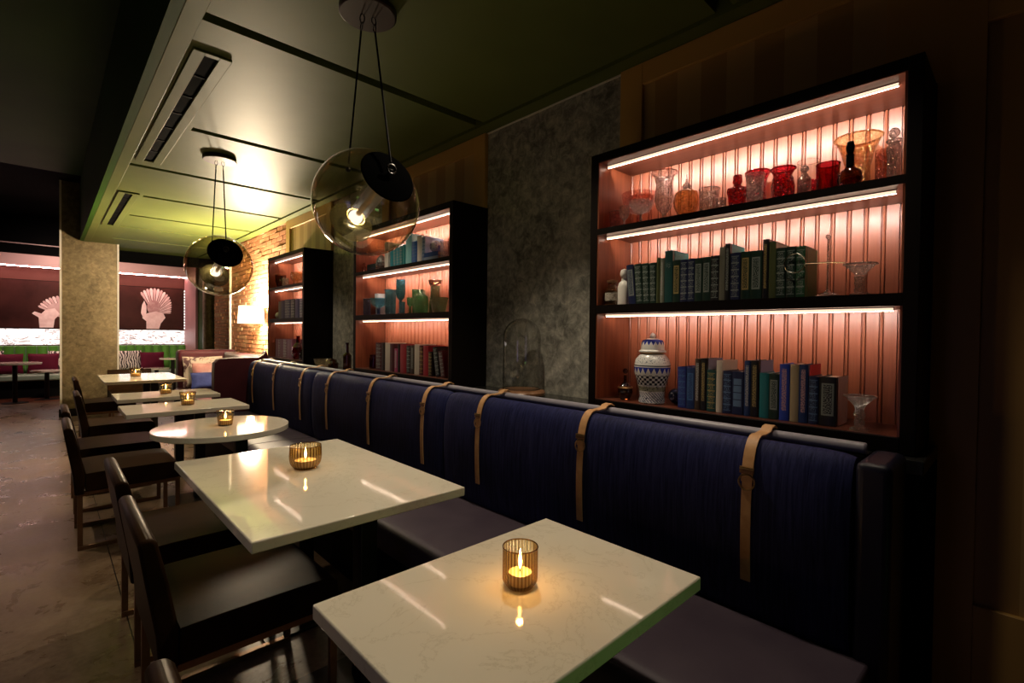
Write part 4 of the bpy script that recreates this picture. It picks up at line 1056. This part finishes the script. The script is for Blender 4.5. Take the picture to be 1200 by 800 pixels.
# ------------------------------------------------------------------ chairs
def make_chair(label):
    t = thing('dining_chair', label, 'chair', (0, 0, 0), group='dark brown leather chairs along the tables')
    s = .0125
    for sy in (-1, 1):
        y = sy*.235
        obj('leg', G().box(-.26-s, -.26+s, y-s, y+s, 0.026, .36), M['bronze'], t, bevel=.002, label='bronze metal rear leg')
        obj('leg', G().box(.24-s, .24+s, y-s, y+s, 0.026, .36), M['bronze'], t, bevel=.002, label='bronze metal front leg')
        obj('floor_bar', G().box(-.26-s, .24+s, y-s, y+s, 0, .025), M['bronze'], t, bevel=.002)
        obj('side_rail', G().box(-.26+s, .24-s, y-s, y+s, .335, .359), M['bronze'], t, bevel=.002)
    obj('front_rail', G().box(.24-s, .24+s, -.235+s, .235-s, .335, .36), M['bronze'], t, bevel=.002)
    obj('rear_rail', G().box(-.26-s, -.26+s, -.235+s, .235-s, .335, .36), M['bronze'], t, bevel=.002)
    pr = smoothpts([(-.235, .362), (.235, .362), (.250, .385), (.252, .43), (.235, .462), (.18, .472), (-.10, .474), (-.235, .470)], 4)
    obj('seat', G().prism(pr[::-1], -.255, .255), M['leather'], t, bevel=.018, smooth=50, seg=3)
    a = [(-.285, .345), (-.240, .345), (-.237, .47), (-.262, .62), (-.290, .745), (-.302, .760), (-.325, .762), (-.337, .748), (-.318, .62), (-.294, .47)]
    obj('backrest', G().prism(a[::-1] if False else a, -.262, .262), M['leather'], t, bevel=.012, smooth=40, seg=3)
    return t
CH = [(.46, .82, 'nearest dark leather chair, only its back top showing at the bottom edge'), (.52, 1.975, 'dark leather chair at the near end of the long table'), (.525, 2.69, 'dark leather chair at the far end of the long table'),
      (.405, 4.215, 'dark leather chair with bronze sled frame showing, beyond the round table'), (.41, 5.03, 'dark leather chair second beyond the round table'), (.515, 6.12, 'dark leather chair before the last one in the row'),
      (.56, 7.95, 'last dark leather chair in the row, against the pillar')]
c0 = make_chair(CH[0][2]); c0.location = (CH[0][0], CH[0][1], 0)
for x, y, l in CH[1:]: copy_tree(c0, (x, y, 0), 0, l)
copy_tree(c0, (.90, 8.95, 0), -PI/2, 'leather chair facing the camera at the far end of the furthest table')

# ------------------------------------------------------------------ pendants
def pendant(label, C, can, r, ax):
    t = thing('pendant_lamp', label, 'lamp', C, group='glass globe pendant lamps')
    a = Vector(ax).normalized()
    q = a.to_track_quat('Z', 'Y')
    def part(name, g, m, **k):
        o = obj(name, g, m, t, **k); o.rotation_euler = q.to_euler(); return o
    capang = math.asin(.50)
    pr = [(max(r*math.sin(x), .0005), r*math.cos(x)) for x in [capang+(PI-capang)*i/26 for i in range(27)]]
    part('glass_globe', G().lathe(pr, 64), M['globe'], smooth=80)
    zc = r*math.cos(capang)
    part('cap', G().lathe([(.001, zc-.006), (r*.50, zc-.006), (r*.515, zc-.002), (r*.50, zc+.004), (r*.3, zc+.012), (.001, zc+.014)], 48), M['cap_black'])
    part('tube', G().lathe([(.038, zc-.008), (.038, -r*.50)], 32), M['inner_tube'])
    part('tube_core', G().lathe([(.012, zc-.008), (.012, -r*.40)], 16, capt=True), M['brass'])
    part('reflector_dish', G().lathe([(r*.12, -r*.60), (r*.34, -r*.66), (r*.44, -r*.70)], 40), M['dish'])
    part('bulb', G().sphere(.031, (0, 0, -r*.50), 24, 14), M['bulb'])
    part('socket_ring', rim(.040, -r*.50, .004, 28), M['brass'])
    # canopy at the ceiling
    cl = Vector(can)-Vector(C)
    obj('canopy', G().lathe([(.001, -.004), (.115, -.004), (.118, -.008), (.118, -.028), (.112, -.033), (.001, -.033)], 40, (cl.x, cl.y, cl.z)), M['canopy'], t)
    ring_p = a*(zc+.03)+Vector((0, 0, .012))
    back_p = Vector((-.02, .62*r, math.sqrt(1-.62**2)*r-.004))
    tops = [cl+Vector((.022, -.005, -.033)), cl+Vector((-.022, .005, -.033))]
    for top, bot in zip(tops, (ring_p, back_p)):
        hook = top+(bot-top)*.10
        cd = obj('cord', G().tube([hook, bot+(top-bot)*.04], .0042, 8), M['black_satin'], t)
        # two chain links from the canopy
        g = G(); d = (hook-top); L = d.length/2; dn = d.normalized(); sd = dn.cross(Vector((1, 0, 0))).normalized(); s2 = dn.cross(sd)
        for k in range(2):
            cen = top+dn*L*(k+.5); sv = sd if k else s2
            g.tube([cen+dn*L*.56*math.cos(2*PI*i/14)+sv*.010*math.sin(2*PI*i/14) for i in range(14)], .0022, 6, True)
        obj('chain_links', g, M['dark_metal'], cd)
    # knuckle where the front cord meets the cap
    obj('swivel_ring', G().tube([ring_p+Vector((.018*math.cos(2*PI*i/16), 0, .018*math.sin(2*PI*i/16))) for i in range(16)], .004, 6, True), M['dark_metal'], t)
    obj('knuckle', G().tube([a*(zc+.008), ring_p], .008, 10), M['dark_metal'], t)
    obj('knob', G().sphere(.012, tuple(back_p), 12, 8), M['dark_metal'], t)
M['inner_tube'] = pm('frosted_tube', (.50, .48, .50), .3)
M['inner_tube'].node_tree.nodes['Principled BSDF'].inputs['Alpha'].default_value = .45
M['dish'] = pm('olive_dish', (.075, .062, .025), .25)
M['dish'].node_tree.nodes['Principled BSDF'].inputs['Alpha'].default_value = .8
M['cap_black'] = pm('matte_black_cap', (.0015, .0015, .0015), 1.0, spec=0)
M['canopy'] = pm('bronze_canopy', (.045, .028, .018), .4, .4)
pendant('nearest globe pendant lamp, large and hanging over the long table', (.99, 1.95, 1.909), (.99, 1.95, 2.73), .222, (0.0, -.925, .379))
pendant('smaller looking globe pendant lamp further down the room', (.995, 4.43, 1.873), (.995, 4.43, 2.73), .238, (-.01, -.919, .394))

# lamp with drum shade beside the brick wall
t = thing('wall_lamp', 'glowing drum shade lamp against the brick wall', 'lamp', (2.03, 7.33, 1.46))
obj('shade', G().lathe([(.165, 0), (.150, .235)], 40), M['lampshade'], t)
obj('arm', G().tube([(0, 0, .12), (.10, 0, .12), (.17, 0, .12)], .008, 8), M['brass'], t)
obj('backplate', G().box(.158, .166, -.04, .04, .06, .18), M['brass'], t)
l = bpy.data.lights.new('lamp_light', 'POINT'); l.energy = 520; l.color = (1.0, .80, .54); l.shadow_soft_size = .13
lo = bpy.data.objects.new('lamp_light', l); COL.objects.link(lo); lo.parent = t; lo.location = (0, 0, .26)
l = bpy.data.lights.new('lamp_light', 'POINT'); l.energy = 30; l.color = (1.0, .70, .36); l.shadow_soft_size = .05
lo = bpy.data.objects.new('lamp_light', l); COL.objects.link(lo); lo.parent = t; lo.location = (0, 0, -.03)

# ------------------------------------------------------------------ maroon booth beyond the banquette
t = thing('maroon_booth', 'maroon upholstered booth beyond the navy banquette', 'booth', (0, 0, 0))
obj('side_arm', G().prism(smoothpts([(1.31, 0), (1.305, .9), (1.33, 1.02), (1.40, 1.052), (1.75, 1.055), (1.85, 1.05), (1.86, 0)], 3)[::-1], 6.02, 6.14), M['maroon'], t, bevel=.02, smooth=50)
obj('wall_back', G().box(1.99, 2.18, 6.37, 8.62, .40, 1.03), M['maroon'], t, bevel=.05, seg=4, smooth=50).name = 'long_back'
obj('end_back', G().box(1.40, 2.18, 8.62, 8.84, .0, 1.06), M['maroon'], t, bevel=.05, seg=4, smooth=50)
obj('seat', G().box(1.36, 1.99, 6.37, 8.62, .30, .50), M['maroon'], t, bevel=.03, seg=3, smooth=50)
obj('plinth', G().box(1.42, 1.99, 6.37, 8.62, 0, .30), M['black_satin'], t)
for k in range(4):
    obj('tuft_button', G().sphere(.014, (1.50+k*.13, 8.618, .93), 10, 6), M['maroon'], t)
def cushion(label, loc, wx, wz, th, mat, rz=0, tilt=0, group=None):
    t = thing('cushion', label, 'cushion', loc, group=group, rot=(tilt, 0, rz))
    obj('cover', G().pillow(wx, wz, th), mat, t, smooth=80)
    e = []
    n = 40
    obj('piping', G().tube([(wx/2*.95*sx, 0, wz/2*.95*sz) for sx, sz in ((-1, -1), (0, -.98), (1, -1), (.98, 0), (1, 1), (0, .98), (-1, 1), (-.98, 0))], .005, 6, True), mat, t)
    return t
floral = pm('floral_cushion', (.40, .33, .27), .7, col2=(.07, .03, .035), nscale=9, lo=.48, hi=.55, dist=1.0)
pinkf = pm('pink_cushion', (.32, .13, .13), .7, col2=(.42, .26, .23), nscale=5)
bluec = pm('blue_cushion', (.022, .032, .12), .7, spec=.1, col2=(.04, .055, .18), nscale=12)
cushion('floral patterned cushion against the maroon booth end', (1.70, 8.50, .74), .52, .46, .12, floral, 0, -.18)
cushion('pink cushion between the floral and blue cushions of the booth', (1.73, 8.36, .70), .40, .36, .11, pinkf, 0, -.2)
cushion('blue lumbar cushion at the front of the maroon booth', (1.72, 8.23, .63), .46, .24, .10, bluec, 0, -.25)

# ------------------------------------------------------------------ green bench and tables in the far room
t = thing('green_bench', 'channel tufted green velvet bench along the far wall', 'bench', (0, 0, 0))
gv = pm('green_velvet', (.05, .20, .012), .55, col2=(.075, .26, .02), nscale=4, sheen=.5)
chw = .16; first = None
for k in range(26):
    x = -1.75+k*chw
    if first is None:
        g = G()
        pr = smoothpts([(0, 0), (.02, -.035), (.08, -.055), (.14, -.035), (.16, 0), (.16, .06), (0, .06)], 3)
        g.prism(pr, .45, 1.0, 'z')
        first = obj('back_channel', g, gv, t, loc=(x, 13.86, 0), bevel=.012, smooth=50)
    else:
        c = first.copy(); COL.objects.link(c); c.parent = t; c.location = (x, 13.86, 0)
obj('seat', G().box(-1.75, 2.40, 13.3, 13.92, .33, .45), pm('pale_green_seat', (.20, .27, .20), .5), t, bevel=.03, seg=3)
obj('plinth', G().box(-1.75, 2.40, 13.4, 13.92, 0, .33), M['black_satin'], t)
burg = pm('burgundy_cushion', (.085, .006, .02), .7, spec=.1)
def zebra():
    m, nt, b = new_mat('zebra_cushion')
    v = coords(nt); wv = nt.nodes.new('ShaderNodeTexWave'); wv.inputs['Scale'].default_value = 7; wv.inputs['Distortion'].default_value = 9; wv.inputs['Detail'].default_value = 2
    nt.links.new(v, wv.inputs['Vector'])
    nt.links.new(ramp(nt, wv.outputs[0], [(.45, (.03, .02, .02)), (.55, (.65, .58, .52))]), b.inputs['Base Color']); b.inputs['Roughness'].default_value = .7
    return m
zm = zebra()
cushion('burgundy cushion at the left end of the green bench', (-.56, 13.53, .66), .46, .40, .13, burg, .05, -.2, 'cushions on the green bench')
cushion('burgundy cushion on the green bench left of the pillar', (-.05, 13.53, .66), .46, .40, .13, burg, -.1, -.2, 'cushions on the green bench')
cushion('zebra striped cushion left of the pillar, half hidden by it', (.22, 13.71, .69), .42, .42, .12, zm, -.1, -.15, 'cushions on the green bench')
cushion('zebra striped cushion at the far left edge of the photo', (-.82, 13.71, .70), .42, .42, .12, zm, 0, -.15, 'cushions on the green bench')
cushion('zebra striped cushion right of the pillar on the green bench', (1.32, 13.71, .68), .44, .42, .12, zm, 0, -.15, 'cushions on the green bench')
cushion('burgundy cushion on the green bench right of the pillar', (1.72, 13.53, .66), .44, .40, .13, burg, 0, -.2, 'cushions on the green bench')
def small_table(label, x, y, z, r):
    t = thing('side_table', label, 'table', (x, y, 0), group='small pale tables before the green bench')
    obj('tabletop', G().cyl(r, z-.03, z, n=36), M['quartz'], t, bevel=.004)
    obj('pedestal', G().cyl(.035, .015, z-.03, n=16), M['dark_metal'], t)
    obj('foot', G().lathe([(.18, 0), (.18, .008), (.04, .015)], 28, capb=True), M['dark_metal'], t)
small_table('pale round table before the green bench at the far left', -.42, 12.6, .73, .36)
small_table('lower pale round table just left of the pillar', .0, 12.9, .56, .24)
small_table('low pale round table right of the pillar, before the burgundy cushion', 1.66, 12.5, .56, .22)
small_table('taller pale table at the right end of the green bench', 1.98, 12.75, .75, .24)

# pigeon photographs: flat printed panels in thin frames
def bird_picture(label, x0, x1, bx, flip, fan):
    t = thing('picture', label, 'picture', (0, 0, 0), group='pigeon photographs on the far wall')
    y = 13.955; z0, z1 = 1.36, 2.34
    obj('frame', G().box(x0, x1, y, 13.998, z0, z1), M['black_satin'], t, bevel=.004)
    obj('canvas', G().box(x0+.012, x1-.012, y-.002, y, z0+.012, z1-.012), pm('dark_maroon_print', (.022, .006, .005), .5, spec=.1, col2=(.050, .015, .012), nscale=1.6), t, smooth=0)
    pale = M['bird_pale']; mid = M['bird_mid']
    def flat(name, pts, m, d):
        n = len(pts); g = G()
        g.add([(p[0], y-d, p[1]) for p in pts]+[(p[0], y-d+.0012, p[1]) for p in pts], [tuple(range(n))]+[(i, i+n, (i+1) % n+n, (i+1) % n) for i in range(n)])
        return obj(name, g, m, t, smooth=0)
    s = -1 if flip else 1
    n = 17
    cx, cz = bx+s*fan[0], fan[1]
    for k in range(n):
        a = fan[2]+(fan[3]-fan[2])*k/(n-1)
        L = fan[4]+fan[5]*max(0, math.sin(a))**2; w2 = .75*(fan[3]-fan[2])/(n-1)
        pts = []
        for rr, ww in ((.12, .5), (.6, .8), (.9, 1.0), (.97, .7), (1.0, 0), (.97, -.7), (.9, -1.0), (.6, -.8), (.12, -.5)):
            aa = a+ww*w2*.60
            pts.append((cx+s*rr*L*math.cos(aa), cz+rr*L*math.sin(aa)))
        flat('printed_feather', pts if s > 0 else pts[::-1], pale if k % 2 else mid, .0026+.0003*(k % 3))
    return flat, s
M['bird_pale'] = pm('print_white_feather', (.80, .62, .60), .6, col2=(.66, .46, .45), nscale=9)
M['bird_mid'] = pm('print_shaded_feather', (.48, .30, .29), .6, col2=(.56, .38, .37), nscale=9)
M['bird_dark'] = pm('print_shadow_feather', (.33, .17, .17), .6, col2=(.45, .28, .27), nscale=14)
def ell(cx, cz, rx, rz, rot=0, n=18):
    return [(cx+rx*math.cos(2*PI*i/n)*math.cos(rot)-rz*math.sin(2*PI*i/n)*math.sin(rot), cz+rx*math.cos(2*PI*i/n)*math.sin(rot)+rz*math.sin(2*PI*i/n)*math.cos(rot)) for i in range(n)]
flat, s = bird_picture('framed photograph of a white fantail pigeon right of the pillar', .93, 2.385, 1.80, False, (.0, 1.72, .12, 2.02, .33, .27))
flat('printed_fan_shade', ell(1.80, 1.87, .13, .17), M['bird_dark'], .0042)
flat('printed_body', [(1.66, 1.375), (1.90, 1.375), (1.93, 1.50), (2.02, 1.64), (1.98, 1.74), (1.84, 1.78), (1.70, 1.74), (1.60, 1.70), (1.585, 1.62), (1.66, 1.55)], M['bird_pale'], .0050)
flat('printed_wing', [(1.60, 1.62), (1.56, 1.74), (1.58, 1.92), (1.62, 2.02), (1.66, 1.90), (1.66, 1.74)], M['bird_pale'], .0055)
flat, s = bird_picture('framed photograph of a pale pigeon turned away, left of the pillar', -.75, .80, .1, False, (.14, 1.60, .35, 2.6, .42, .03))
flat('printed_fan_shade', ell(.20, 1.74, .20, .14, -.3), M['bird_mid'], .0042)
flat('printed_body', [(-.11, 1.375), (.10, 1.375), (.12, 1.55), (.20, 1.66), (.12, 1.78), (-.02, 1.74), (-.08, 1.66), (-.18, 1.70), (-.22, 1.66), (-.12, 1.58)], M['bird_pale'], .0050)
